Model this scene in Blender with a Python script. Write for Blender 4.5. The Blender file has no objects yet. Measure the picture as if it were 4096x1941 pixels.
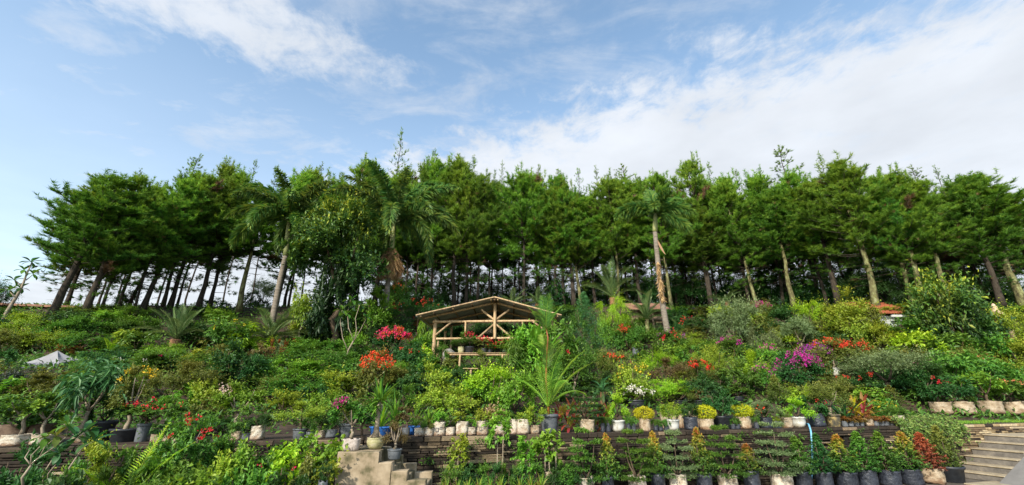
import bpy, math, random
import numpy as np
from mathutils import Vector, Matrix

# ------------------------------------------------------------------ camera, sky, sun, exposure
SC = bpy.context.scene
COL = SC.collection
F = 430.0                      # focal length in pixels of the 1024 wide picture
PITCH = math.radians(20.0)
CP, SP = math.cos(PITCH), math.sin(PITCH)
EYE = 1.7
cam = bpy.data.cameras.new('camera')
cam.sensor_width = 36.0
cam.sensor_fit = 'HORIZONTAL'
cam.lens = F / 1024.0 * 36.0
cam.clip_start = 0.05
cam.clip_end = 9000
cam_o = bpy.data.objects.new('camera', cam)
COL.objects.link(cam_o)
cam_o.location = (0, 0, EYE)
cam_o.rotation_euler = (math.radians(90) + PITCH, 0, 0)
SC.camera = cam_o

SUN_EL = math.radians(33)
SUN_AZ = math.radians(208)      # compass bearing of the sun seen from above, 0 = +Y, clockwise
sun_dir = Vector((math.sin(SUN_AZ) * math.cos(SUN_EL), math.cos(SUN_AZ) * math.cos(SUN_EL), math.sin(SUN_EL)))
sun = bpy.data.lights.new('sun', 'SUN')
sun.energy = 4.1
sun.angle = math.radians(3.0)
sun.color = (1.0, 0.93, 0.82)
sun_o = bpy.data.objects.new('sun', sun)
COL.objects.link(sun_o)
sun_o.rotation_euler = (-sun_dir).to_track_quat('-Z', 'Y').to_euler()
sun_o.location = sun_dir * 60

SC.view_settings.view_transform = 'Standard'
SC.view_settings.look = 'None'
SC.view_settings.gamma = 1
SC.view_settings.exposure = 0.6
SC.view_settings.use_curve_mapping = False
try:
    SC.cycles.max_bounces = 6
    SC.cycles.diffuse_bounces = 3
    SC.cycles.glossy_bounces = 2
    SC.cycles.transmission_bounces = 4
    SC.cycles.transparent_max_bounces = 4
except Exception:
    pass

W = bpy.data.worlds.new('World')
SC.world = W
W.use_nodes = True
nt = W.node_tree
nt.nodes.clear()


def N(tree, typ, **kw):
    n = tree.nodes.new(typ)
    for k, v in kw.items():
        if k.startswith('i_'):
            key = k[2:]
            key = int(key) if key.isdigit() else key.replace('_', ' ')
            n.inputs[key].default_value = v
        else:
            setattr(n, k, v)
    return n


def math_n(tree, op, a, b=None, c=None, clamp=False):
    n = tree.nodes.new('ShaderNodeMath')
    n.operation = op
    n.use_clamp = clamp
    for i, x in enumerate((a, b, c)):
        if x is None:
            continue
        if isinstance(x, (int, float)):
            n.inputs[i].default_value = x
        else:
            tree.links.new(x, n.inputs[i])
    return n.outputs[0]


def smooth_n(tree, x, lo, hi):
    n = tree.nodes.new('ShaderNodeMapRange')
    n.interpolation_type = 'SMOOTHSTEP'
    n.inputs['From Min'].default_value = lo
    n.inputs['From Max'].default_value = hi
    tree.links.new(x, n.inputs['Value'])
    return n.outputs[0]


def build_sky():
    L = nt.links.new
    out = N(nt, 'ShaderNodeOutputWorld')
    bg = N(nt, 'ShaderNodeBackground')
    bg.inputs['Strength'].default_value = 0.1
    sky = N(nt, 'ShaderNodeTexSky')
    sky.sky_type = 'NISHITA'
    sky.sun_disc = False
    sky.sun_elevation = SUN_EL
    sky.sun_rotation = SUN_AZ
    sky.altitude = 900
    sky.air_density = 1.0
    sky.dust_density = 1.6
    sky.ozone_density = 1.2
    tc = N(nt, 'ShaderNodeTexCoord')
    sep = N(nt, 'ShaderNodeSeparateXYZ')
    L(tc.outputs['Generated'], sep.inputs[0])
    x, y, z = sep.outputs
    zz = math_n(nt, 'MAXIMUM', z, 0.06)
    pxn = math_n(nt, 'DIVIDE', x, zz)
    pyn = math_n(nt, 'DIVIDE', y, zz)
    comb = N(nt, 'ShaderNodeCombineXYZ')
    L(pxn, comb.inputs[0]); L(pyn, comb.inputs[1])
    P = comb.outputs[0]

    def noise(scale, detail, rough, rot=0.0, sx=1.0, sy=1.0, dist=0.0, off=(0, 0, 0)):
        m = N(nt, 'ShaderNodeMapping')
        m.inputs['Rotation'].default_value = (0, 0, rot)
        m.inputs['Scale'].default_value = (sx, sy, 1)
        m.inputs['Location'].default_value = off
        L(P, m.inputs[0])
        n = N(nt, 'ShaderNodeTexNoise')
        n.inputs['Scale'].default_value = scale
        n.inputs['Detail'].default_value = detail
        n.inputs['Roughness'].default_value = rough
        n.inputs['Distortion'].default_value = dist
        L(m.outputs[0], n.inputs['Vector'])
        return n.outputs[0]
    n_big = noise(1.6, 6, 0.55, off=(3.1, 1.7, 0))
    n_fine = noise(8, 8, 0.66, rot=0.6, sx=0.95, sy=0.8, dist=0.25)
    n_str = noise(4.2, 8, 0.62, rot=0.75, sx=0.55, sy=1.15, dist=0.5, off=(7.2, 2.2, 0))
    # a sheet of thin altocumulus lies to the right of a line across the sky
    edge = math_n(nt, 'MULTIPLY_ADD', pxn, 0.5, pyn)
    edge = math_n(nt, 'MULTIPLY_ADD', math_n(nt, 'SUBTRACT', n_big, 0.5), 0.55, edge)
    edge = math_n(nt, 'MULTIPLY_ADD', math_n(nt, 'SUBTRACT', n_fine, 0.5), 1.0, edge)
    sheet = smooth_n(nt, edge, 1.02, 1.78)
    sheet = math_n(nt, 'MULTIPLY', sheet, smooth_n(nt, math_n(nt, 'MULTIPLY_ADD', n_fine, 0.9, math_n(nt, 'MULTIPLY_ADD', n_str, .5, sheet)), 0.6, 1.7))
    # a torn bank of cloud in the upper left, drawn out along its length
    a = math.atan2(0.30, 0.62)
    rx = math_n(nt, 'ADD', pxn, 0.78)
    ry = math_n(nt, 'SUBTRACT', pyn, 0.94)
    al = math_n(nt, 'ADD', math_n(nt, 'MULTIPLY', rx, math.cos(a)), math_n(nt, 'MULTIPLY', ry, math.sin(a)))
    ac = math_n(nt, 'SUBTRACT', math_n(nt, 'MULTIPLY', ry, math.cos(a)), math_n(nt, 'MULTIPLY', rx, math.sin(a)))
    r2 = math_n(nt, 'ADD', math_n(nt, 'POWER', math_n(nt, 'ABSOLUTE', math_n(nt, 'DIVIDE', al, 0.58)), 2.0),
                math_n(nt, 'POWER', math_n(nt, 'ABSOLUTE', math_n(nt, 'DIVIDE', ac, 0.21)), 2.0))
    bank = math_n(nt, 'SUBTRACT', 1.15, r2)
    bank = math_n(nt, 'MULTIPLY_ADD', math_n(nt, 'SUBTRACT', n_fine, 0.5), 3.2, bank)
    bank = math_n(nt, 'MULTIPLY_ADD', math_n(nt, 'SUBTRACT', n_str, 0.5), 2.6, bank)
    bank = math_n(nt, 'MULTIPLY', smooth_n(nt, bank, 0.0, 1.6), 0.9)
    # wisps everywhere
    wisp = math_n(nt, 'MULTIPLY', smooth_n(nt, math_n(nt, 'MULTIPLY_ADD', n_fine, 0.35, n_str), 0.54, 1.0), 0.66)
    c = math_n(nt, 'MAXIMUM', math_n(nt, 'MAXIMUM', sheet, bank), wisp)
    haze = smooth_n(nt, z, 0.75, 0.10)
    c = math_n(nt, 'MAXIMUM', c, math_n(nt, 'MULTIPLY', haze, 0.5), clamp=True)
    c = math_n(nt, 'MULTIPLY', c, 0.94)
    # thickness of the cloud varies its white
    bright = N(nt, 'ShaderNodeMapRange')
    bright.inputs['To Min'].default_value = 5.2
    bright.inputs['To Max'].default_value = 6.9
    bright.inputs['From Min'].default_value = 0.25
    bright.inputs['From Max'].default_value = 0.8
    L(n_big, bright.inputs['Value'])
    cc = N(nt, 'ShaderNodeVectorMath', operation='SCALE')
    cc.inputs[0].default_value = (0.93, 0.97, 1.03)
    L(bright.outputs[0], cc.inputs['Scale'])
    gain = N(nt, 'ShaderNodeVectorMath', operation='MULTIPLY')
    gain.inputs[1].default_value = (2.4, 2.44, 2.16)
    L(sky.outputs[0], gain.inputs[0])
    mix = N(nt, 'ShaderNodeMix', data_type='RGBA')
    L(c, mix.inputs['Factor'])
    L(gain.outputs[0], mix.inputs[6])
    L(cc.outputs[0], mix.inputs[7])
    L(mix.outputs[2], bg.inputs['Color'])
    L(bg.outputs[0], out.inputs[0])


build_sky()

# ------------------------------------------------------------------ where things stand
WA, WB = 0.298, 9.72           # the stone wall runs along y = WB + WA * x
WCOS = math.cos(math.atan(WA)); WSIN = math.sin(math.atan(WA))
Z0, Z1 = -0.3, 1.0             # yard, top of the wall


def sst(a, b, x):
    t = min(1, max(0, (x - a) / (b - a)))
    return t * t * (3 - 2 * t)


def ray(px, py):
    cx = (px - 512) / F
    cy = (242.5 - py) / F
    dx, dy, dz = cx, CP - cy * SP, SP + cy * CP
    return dx / dy, dz / dy


def depth(y, z):
    return y * CP + (z - EYE) * SP


def mpp(p):
    return depth(p[1], p[2]) / F


def at(px, py, y):
    u, e = ray(px, py)
    return Vector((u * y, y, EYE + e * y))


def zat(py, y):
    return EYE + ray(512, py)[1] * y


def yw(u):
    return WB / max(0.2, 1 - WA * u)


def yr(u):
    return 32 * (1 - 0.27 * sst(0.45, 1.05, abs(u)))


GS = ((0, 0), (.12, .05), (.35, .29), (.57, .385), (1, 1))
RS = ((0, 0), (3, .2), (6, .1), (14, -2), (40, -9), (80, -12))


def lerp_tab(tab, s):
    for (a, b), (c, d) in zip(tab, tab[1:]):
        if s <= c:
            return b + (d - b) * (s - a) / (c - a)
    return tab[-1][1]


def hill(u, y):
    a, b = yw(u) + 1.5, yr(u)
    zr = EYE + .203 * b
    if y <= a:
        return Z1
    if y <= b:
        return Z1 + (zr - Z1) * lerp_tab(GS, (y - a) / (b - a))
    return zr + lerp_tab(RS, y - b)


def slope(px, py):
    u, e = ray(px, py)
    a, b = yw(u) + 1.5, yr(u)
    lo, hi = a, b
    for _ in range(30):
        m = (lo + hi) / 2
        if (hill(u, m) - EYE) / m < e:
            lo = m
        else:
            hi = m
    return Vector((u * lo, lo, hill(u, lo)))


def wall_pt(px, off, z):
    cx = (px - 512) / F
    k = WB + off / WCOS
    y = (k + WA * cx * (z - EYE) * SP) / (1 - WA * cx * CP)
    return Vector((cx * depth(y, z), y, z))


def base(px, b, zref=None):
    """b: a picture row on the slope, or ('t', metres behind the wall face), or ('g', metres in front of it), or ('r', metres past the ridge)."""
    if isinstance(b, tuple):
        if b[0] == 't':
            return wall_pt(px, b[1], Z1)
        if b[0] == 'b':
            return wall_pt(px, -b[1], .15)
        if b[0] == 'g':
            q = wall_pt(px, -b[1], Z0 if zref is None else zref)
            return Vector((q.x, q.y, Z0))
        u = ray(px, 306)[0]
        y = yr(u) + b[1]
        return Vector((u * y, y, hill(u, y)))
    return slope(px, b)


# ------------------------------------------------------------------ mesh building
def nrm(a):
    return a / np.maximum(np.linalg.norm(a, axis=-1, keepdims=True), 1e-9)


class MB:
    def __init__(s):
        s.v, s.f, s.t, s.m, s.sm, s.n = [], [], [], [], [], 0

    def add(s, v, f, tint=0.5, mat=0, smooth=False):
        v = np.asarray(v, float).reshape(-1, 3)
        f = np.asarray(f, int).reshape(-1, 3)
        s.v.append(v)
        s.f.append(f + s.n)
        s.t.append(np.broadcast_to(np.asarray(tint, float), (len(v),)))
        s.m.append(np.full(len(f), mat, int))
        s.sm.append(np.full(len(f), smooth, bool))
        s.n += len(v)
        return s

    def mesh(s, name, mats):
        v = np.concatenate(s.v); f = np.concatenate(s.f); t = np.concatenate(s.t)
        me = bpy.data.meshes.new(name)
        me.vertices.add(len(v)); me.loops.add(len(f) * 3); me.polygons.add(len(f))
        me.vertices.foreach_set('co', v.astype(np.float32).ravel())
        me.loops.foreach_set('vertex_index', f.astype(np.int32).ravel())
        me.polygons.foreach_set('loop_start', np.arange(0, len(f) * 3, 3, dtype=np.int32))
        me.polygons.foreach_set('material_index', np.concatenate(s.m).astype(np.int32))
        me.polygons.foreach_set('use_smooth', np.concatenate(s.sm))
        at_ = me.attributes.new('tint', 'FLOAT', 'POINT')
        at_.data.foreach_set('value', t.astype(np.float32))
        for m in (mats if isinstance(mats, (list, tuple)) else [mats]):
            me.materials.append(m)
        me.update()
        return me

    # -- pieces
    def box(s, lo, hi, tint=.5, mat=0, bev=0.0, M=None):
        lo = np.array(lo, float); hi = np.array(hi, float)
        c = (lo + hi) / 2; h = (hi - lo) / 2
        if bev <= 0:
            v = np.array([[x, y, z] for x in (-1, 1) for y in (-1, 1) for z in (-1, 1)], float) * h + c
            q = [(0, 1, 3, 2), (4, 6, 7, 5), (0, 4, 5, 1), (2, 3, 7, 6), (0, 2, 6, 4), (1, 5, 7, 3)]
            f = [t for a in q for t in ((a[0], a[1], a[2]), (a[0], a[2], a[3]))]
        else:
            b = np.minimum(bev, h * .45)
            pts = []; idx = {}
            for i, sg in enumerate([(x, y, z) for x in (-1, 1) for y in (-1, 1) for z in (-1, 1)]):
                sg = np.array(sg, float)
                for k in range(3):
                    p = sg * h
                    for j in range(3):
                        if j != k:
                            p[j] -= sg[j] * b[j]
                    idx[(i, k)] = len(pts); pts.append(p + c)
            f = []

            def quad(a, b2, c2, d):
                f.extend([(a, b2, c2), (a, c2, d)])
            cn = {sg: i for i, sg in enumerate([(x, y, z) for x in (-1, 1) for y in (-1, 1) for z in (-1, 1)])}
            for k in range(3):
                o = [j for j in range(3) if j != k]
                for sgn in (-1, 1):
                    def cc(a, b2):
                        t = [0, 0, 0]; t[k] = sgn; t[o[0]] = a; t[o[1]] = b2
                        return idx[(cn[tuple(t)], k)]
                    quad(cc(-1, -1), cc(1, -1), cc(1, 1), cc(-1, 1))
            for k in range(3):      # edges along axis k join faces of the other two axes
                o = [j for j in range(3) if j != k]
                for a in (-1, 1):
                    for b2 in (-1, 1):
                        t0 = [0, 0, 0]; t0[k] = -1; t0[o[0]] = a; t0[o[1]] = b2
                        t1 = list(t0); t1[k] = 1
                        i0, i1 = cn[tuple(t0)], cn[tuple(t1)]
                        quad(idx[(i0, o[0])], idx[(i1, o[0])], idx[(i1, o[1])], idx[(i0, o[1])])
            for i in range(8):
                f.append((idx[(i, 0)], idx[(i, 1)], idx[(i, 2)]))
            v = np.array(pts)
        if M is not None:
            v = (np.array(M.to_3x3()) @ v.T).T + np.array(M.translation)
        return s.add(v, f, tint, mat)

    def tube(s, pts, rad, k=6, tint=.5, mat=0, cap=True):
        pts = np.asarray(pts, float); n = len(pts)
        rad = np.broadcast_to(np.asarray(rad, float), (n,))
        T = nrm(np.gradient(pts, axis=0))
        ref = np.array([0, 0, 1.]) if abs(T[0][2]) < .9 else np.array([1., 0, 0])
        A = nrm(np.cross(T, ref)); B = np.cross(T, A)
        ang = np.arange(k) / k * 2 * math.pi
        v = pts[:, None] + rad[:, None, None] * (np.cos(ang)[None, :, None] * A[:, None] + np.sin(ang)[None, :, None] * B[:, None])
        v = v.reshape(-1, 3); f = []
        for i in range(n - 1):
            for j in range(k):
                a, b = i * k + j, i * k + (j + 1) % k
                f += [(a, b, b + k), (a, b + k, a + k)]
        if cap:
            v = np.vstack([v, pts[0], pts[-1]])
            for j in range(k):
                f += [(n * k, (j + 1) % k, j), (n * k + 1, (n - 1) * k + j, (n - 1) * k + (j + 1) % k)]
        return s.add(v, f, tint, mat, True)

    def lathe(s, prof, n=20, tint=.5, mat=0, noise=0.0, seed=0, sq=0.0):
        rng = np.random.default_rng(seed)
        ang = np.arange(n) / n * 2 * math.pi
        sqf = 1.0 / np.maximum(np.abs(np.cos(ang)) ** 4 + np.abs(np.sin(ang)) ** 4, 1e-6) ** .25
        rf = 1 + (sqf - 1) * sq
        v = []
        for r, z in prof:
            d = noise * rng.normal(size=n) if noise else 0
            d = (d + np.roll(d, 1)) / 2 if noise else 0
            rr = r * rf * (1 + d)
            dz = noise * .5 * rng.normal(size=n) if noise else 0
            v.append(np.stack([rr * np.cos(ang), rr * np.sin(ang), np.full(n, z) + dz], 1))
        v = np.concatenate(v); f = []
        for i in range(len(prof) - 1):
            for j in range(n):
                a, b = i * n + j, i * n + (j + 1) % n
                f += [(a, b, b + n), (a, b + n, a + n)]
        return s.add(v, f, tint, mat, True)

    def leaves(s, P, D, Nn, L, Wd, tint, fold=.18, droop=0.0, mat=0, mid=.42):
        """kite leaves, two triangles folded along the midrib"""
        D = nrm(D)
        S = nrm(np.cross(D, Nn)); U = np.cross(S, D)
        L = np.broadcast_to(L, (len(P),))[:, None]; Wd = np.broadcast_to(Wd, (len(P),))[:, None]
        m = P + D * L * mid
        l = m + S * Wd * .5 + U * Wd * fold
        r = m - S * Wd * .5 + U * Wd * fold
        tip = P + D * L
        tip[:, 2] -= (L * droop)[:, 0]
        v = np.stack([P, l, tip, r], 1).reshape(-1, 3)
        b = np.arange(len(P))[:, None] * 4
        f = np.stack([b + [0, 2, 1], b + [0, 3, 2]], 1).reshape(-1, 3)
        return s.add(v, f, np.repeat(np.broadcast_to(tint, (len(P),)), 4), mat)

    def needles(s, P, D, L, w, tint, mat=0, rng=None):
        D = nrm(D)
        S = nrm(np.cross(D, rng.normal(size=D.shape)))
        L = np.broadcast_to(L, (len(P),))[:, None]
        v = np.stack([P - S * w / 2, P + S * w / 2, P + D * L], 1).reshape(-1, 3)
        f = np.arange(len(P) * 3).reshape(-1, 3)
        return s.add(v, f, np.repeat(np.broadcast_to(tint, (len(P),)), 3), mat)

    def blade(s, L, Wd, elev, droop, az=0.0, seg=6, org=(0, 0, 0), shape=.45, fold=.15, tint=.5, mat=0, twist=0.0, stalk=0.0):
        """one long leaf as a curved, folded strip"""
        t = np.linspace(0, 1, seg + 1)
        th = elev - droop * t ** 1.3
        dl = L / seg
        p = np.zeros((seg + 1, 2))
        for i in range(seg):
            a = (th[i] + th[i + 1]) / 2
            p[i + 1] = p[i] + dl * np.array([math.cos(a), math.sin(a)])
        w = np.where(t < stalk, 0.06, 0)
        tt = np.clip((t - stalk) / (1 - stalk), 0, 1)
        prof = np.where(tt < shape, np.sqrt(np.clip(tt / shape, 0, 1)) * .9 + .1, np.clip(1 - ((tt - shape) / (1 - shape)) ** 1.7, 0, 1))
        w = np.maximum(w, prof) * Wd / 2
        w = np.where(t < stalk, .05 * Wd, w)
        ca, sa = math.cos(az), math.sin(az)
        c = np.stack([p[:, 0] * ca, p[:, 0] * sa, p[:, 1]], 1) + np.array(org)
        S = np.array([-sa, ca, 0.])
        nrmv = np.stack([-np.sin(th) * ca, -np.sin(th) * sa, np.cos(th)], 1)
        tw = twist * t
        Sv = S[None] * np.cos(tw)[:, None] + nrmv * np.sin(tw)[:, None]
        l = c + Sv * w[:, None] + nrmv * (w * fold)[:, None]
        r = c - Sv * w[:, None] + nrmv * (w * fold)[:, None]
        v = np.stack([l, c, r], 1).reshape(-1, 3)
        f = []
        for i in range(seg):
            a = i * 3
            f += [(a, a + 1, a + 4), (a, a + 4, a + 3), (a + 1, a + 2, a + 5), (a + 1, a + 5, a + 4)]
        return s.add(v, f, tint, mat, True)


# ------------------------------------------------------------------ materials
MATS = {}


def newmat(name):
    m = bpy.data.materials.new(name)
    m.use_nodes = True
    m.node_tree.nodes.clear()
    return m, m.node_tree


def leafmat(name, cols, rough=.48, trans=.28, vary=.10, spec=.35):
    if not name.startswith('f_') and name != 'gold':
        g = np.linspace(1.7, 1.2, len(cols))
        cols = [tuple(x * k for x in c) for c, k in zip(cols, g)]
        trans += .05
    m, t = newmat(name)
    L = t.links.new
    out = N(t, 'ShaderNodeOutputMaterial')
    a = N(t, 'ShaderNodeAttribute', attribute_name='tint')
    oi = N(t, 'ShaderNodeObjectInfo')
    ramp = N(t, 'ShaderNodeValToRGB')
    cr = ramp.color_ramp
    n = len(cols)
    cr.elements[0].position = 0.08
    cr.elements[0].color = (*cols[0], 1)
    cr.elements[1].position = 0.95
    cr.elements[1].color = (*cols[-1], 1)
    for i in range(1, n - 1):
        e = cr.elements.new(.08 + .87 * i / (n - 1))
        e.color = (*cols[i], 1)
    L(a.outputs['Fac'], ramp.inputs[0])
    hs = N(t, 'ShaderNodeHueSaturation')
    L(ramp.outputs[0], hs.inputs['Color'])
    L(math_n(t, 'MULTIPLY_ADD', oi.outputs['Random'], .035, .4825), hs.inputs['Hue'])
    L(math_n(t, 'MULTIPLY_ADD', oi.outputs['Random'], vary * 3, 1 - vary * 1.5), hs.inputs['Value'])
    hs.inputs['Saturation'].default_value = 1.0
    p = N(t, 'ShaderNodeBsdfPrincipled')
    p.inputs['Roughness'].default_value = rough
    p.inputs['Specular IOR Level'].default_value = spec
    L(hs.outputs[0], p.inputs['Base Color'])
    tr = N(t, 'ShaderNodeBsdfTranslucent')
    br = N(t, 'ShaderNodeVectorMath', operation='MULTIPLY')
    br.inputs[1].default_value = (1.25, 1.15, .7)
    L(hs.outputs[0], br.inputs[0])
    L(br.outputs[0], tr.inputs['Color'])
    mx = N(t, 'ShaderNodeMixShader')
    mx.inputs[0].default_value = trans
    L(p.outputs[0], mx.inputs[1]); L(tr.outputs[0], mx.inputs[2])
    L(mx.outputs[0], out.inputs[0])
    MATS[name] = m
    return m


def solidmat(name, c0, c1=None, scale=8, rough=.8, spec=.3, bump=0.0, stops=None, vary=0.0, stretch=(1, 1, 1), obj_ramp=None, metal=0.0, detail=5, bdist=.02, foot=None):
    m, t = newmat(name)
    L = t.links.new
    out = N(t, 'ShaderNodeOutputMaterial')
    p = N(t, 'ShaderNodeBsdfPrincipled')
    p.inputs['Roughness'].default_value = rough
    p.inputs['Specular IOR Level'].default_value = spec
    p.inputs['Metallic'].default_value = metal
    tc = N(t, 'ShaderNodeTexCoord')
    mp = N(t, 'ShaderNodeMapping')
    mp.inputs['Scale'].default_value = stretch
    L(tc.outputs['Object'], mp.inputs[0])
    oi = N(t, 'ShaderNodeObjectInfo')
    ad = N(t, 'ShaderNodeVectorMath', operation='ADD')
    L(mp.outputs[0], ad.inputs[0])
    sc_ = N(t, 'ShaderNodeVectorMath', operation='SCALE')
    sc_.inputs[0].default_value = (37.0, 17.0, 53.0)
    L(oi.outputs['Random'], sc_.inputs['Scale'])
    L(sc_.outputs[0], ad.inputs[1])
    nz = N(t, 'ShaderNodeTexNoise')
    nz.inputs['Scale'].default_value = scale
    nz.inputs['Detail'].default_value = detail
    nz.inputs['Roughness'].default_value = .6
    L(ad.outputs[0], nz.inputs['Vector'])
    ramp = N(t, 'ShaderNodeValToRGB')
    cr = ramp.color_ramp
    if stops is None:
        stops = [(.3, c0), (.7, c1 or c0)]
    cr.elements[0].position = stops[0][0]; cr.elements[0].color = (*stops[0][1], 1)
    cr.elements[1].position = stops[-1][0]; cr.elements[1].color = (*stops[-1][1], 1)
    for q, c in stops[1:-1]:
        e = cr.elements.new(q); e.color = (*c, 1)
    L(nz.outputs[0], ramp.inputs[0])
    col = ramp.outputs[0]
    if obj_ramp:
        r2 = N(t, 'ShaderNodeValToRGB')
        r2.color_ramp.interpolation = 'CONSTANT'
        e0 = r2.color_ramp.elements
        e0[0].position = 0; e0[0].color = (*obj_ramp[0][1], 1)
        e0[1].position = obj_ramp[1][0]; e0[1].color = (*obj_ramp[1][1], 1)
        for q, c in obj_ramp[2:]:
            e = e0.new(q); e.color = (*c, 1)
        L(oi.outputs['Random'], r2.inputs[0])
        mm = N(t, 'ShaderNodeMix', data_type='RGBA', blend_type='MULTIPLY')
        mm.inputs['Factor'].default_value = 1
        L(col, mm.inputs[6]); L(r2.outputs[0], mm.inputs[7])
        col = mm.outputs[2]
    if foot:
        sp = N(t, 'ShaderNodeSeparateXYZ')
        L(tc.outputs['Object'], sp.inputs[0])
        ft = smooth_n(t, math_n(t, 'MULTIPLY_ADD', nz.outputs[0], .9, sp.outputs[2]), .88, .42)
        fm = N(t, 'ShaderNodeMix', data_type='RGBA')
        L(math_n(t, 'MULTIPLY', ft, .8), fm.inputs['Factor'])
        L(col, fm.inputs[6]); fm.inputs[7].default_value = (*foot, 1)
        col = fm.outputs[2]
    if vary:
        hs = N(t, 'ShaderNodeHueSaturation')
        L(col, hs.inputs['Color'])
        L(math_n(t, 'MULTIPLY_ADD', oi.outputs['Random'], vary * 2, 1 - vary), hs.inputs['Value'])
        col = hs.outputs[0]
    L(col, p.inputs['Base Color'])
    if bump:
        b = N(t, 'ShaderNodeBump')
        b.inputs['Strength'].default_value = bump
        b.inputs['Distance'].default_value = bdist
        L(nz.outputs[0], b.inputs['Height'])
        L(b.outputs[0], p.inputs['Normal'])
    L(p.outputs[0], out.inputs[0])
    MATS[name] = m
    return m


leafmat('green', [(.018, .055, .008), (.055, .135, .016), (.16, .27, .03)])
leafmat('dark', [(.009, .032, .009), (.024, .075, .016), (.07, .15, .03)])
leafmat('bright', [(.03, .09, .008), (.10, .22, .018), (.25, .38, .035)])
leafmat('yellow', [(.05, .095, .008), (.165, .235, .018), (.37, .40, .04)])
leafmat('gold', [(.18, .22, .008), (.48, .50, .010), (.74, .70, .02)], trans=.2, vary=.03)
leafmat('lime', [(.07, .15, .008), (.2, .34, .016), (.40, .50, .03)])
leafmat('olive', [(.03, .05, .010), (.10, .125, .022), (.24, .23, .045)])
leafmat('grey', [(.04, .06, .025), (.11, .15, .06), (.24, .28, .12)])
leafmat('brown', [(.04, .035, .014), (.11, .085, .03), (.2, .15, .05)])
leafmat('rust', [(.05, .05, .01), (.16, .09, .02), (.42, .13, .03)])
leafmat('redtip', [(.018, .05, .010), (.06, .13, .018), (.24, .24, .03), (.45, .13, .04)])
leafmat('redleaf', [(.06, .02, .015), (.20, .035, .025), (.38, .07, .04)])
leafmat('blue', [(.014, .05, .02), (.04, .12, .038), (.10, .22, .07)])
leafmat('purple', [(.012, .014, .014), (.03, .045, .03), (.10, .10, .08)])
leafmat('orange', [(.08, .09, .01), (.30, .20, .02), (.50, .28, .03)])
leafmat('varieg', [(.05, .09, .01), (.25, .22, .04), (.58, .50, .20)])
leafmat('pinkish', [(.07, .10, .02), (.25, .22, .08), (.52, .36, .22)])
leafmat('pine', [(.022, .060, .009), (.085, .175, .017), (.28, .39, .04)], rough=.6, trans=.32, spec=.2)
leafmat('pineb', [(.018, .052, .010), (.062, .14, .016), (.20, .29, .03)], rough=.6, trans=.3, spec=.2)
leafmat('palm', [(.016, .055, .014), (.055, .13, .028), (.24, .30, .05)], rough=.45, trans=.25)
leafmat('datepalm', [(.03, .06, .018), (.075, .13, .04), (.17, .21, .07)], rough=.45, trans=.2)
leafmat('pinedead', [(.035, .022, .010), (.10, .055, .025), (.17, .09, .04)], trans=.1)
leafmat('deadleaf', [(.09, .05, .02), (.26, .15, .075), (.42, .27, .14)], rough=.8, trans=.1)
for nm, c in (('f_magenta', (.62, .02, .34)), ('f_pink', (.78, .02, .22)), ('f_orange', (.85, .10, .015)), ('f_red', (.72, .02, .015)),
              ('f_white', (.85, .83, .72)), ('f_yellow', (.85, .60, .02)), ('f_blush', (.75, .55, .5)), ('f_violet', (.42, .03, .42)), ('f_peach', (.8, .3, .12))):
    c = tuple(x * .85 + .005 for x in c)
    leafmat(nm, [tuple(x * .45 for x in c), c, tuple(min(.9, x * 1.15 + .02) for x in c)], trans=.35, rough=.6, vary=.03)
solidmat('bark', (.022, .017, .012), (.07, .055, .04), scale=5, stretch=(3, 3, .8), rough=.95, bump=.8, bdist=.04)
solidmat('barklichen', None, scale=3.2, stretch=(2, 2, .9), rough=.95, bump=.7, bdist=.04,
         stops=[(.32, (.045, .035, .02)), (.5, (.13, .12, .05)), (.62, (.22, .23, .10)), (.8, (.30, .31, .18))])
solidmat('barkpale', (.16, .125, .085), (.36, .30, .22), scale=7, stretch=(2, 2, .7), rough=.9, bump=.4)
solidmat('barkbrown', (.05, .035, .022), (.14, .10, .065), scale=9, stretch=(2, 2, .7), rough=.9, bump=.4)
solidmat('palmtrunk', (.11, .09, .068), (.27, .23, .185), scale=4, stretch=(1, 1, 5), rough=.9, bump=.5)
solidmat('dateboot', (.10, .05, .025), (.30, .16, .08), scale=12, rough=.95, bump=.6)
solidmat('soil', (.025, .017, .011), (.075, .05, .033), scale=3, rough=1, bump=.8)
solidmat('potsoil', (.02, .014, .01), (.06, .04, .028), scale=20, rough=1, bump=.6)
solidmat('yard', (.06, .05, .04), (.14, .12, .095), scale=2, rough=1, bump=.3)
# ------------------------------------------------------------------ objects
def link(name, data, parent=None, loc=(0, 0, 0), rz=0.0, scale=(1, 1, 1), kind=None, mat=None):
    o = bpy.data.objects.new(name, data)
    COL.objects.link(o)
    if parent is not None:
        o.parent = parent
    o.location = loc
    o.rotation_euler = (0, 0, rz)
    o.scale = scale
    if kind:
        o['kind'] = kind
    if mat is not None:
        o.material_slots[0].link = 'OBJECT'
        o.material_slots[0].material = mat
    return o


def thing(name, label, cat, loc, group=None, rz=0.0, data=None):
    o = link(name, data, None, loc, rz)
    o['label'] = label
    o['category'] = cat
    if group:
        o['group'] = group
    return o


CACHE = {}


def cached(key, fn):
    if key not in CACHE:
        CACHE[key] = fn()
    return CACHE[key]


def unit(rng, n):
    return nrm(rng.normal(size=(n, 3)))


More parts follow.
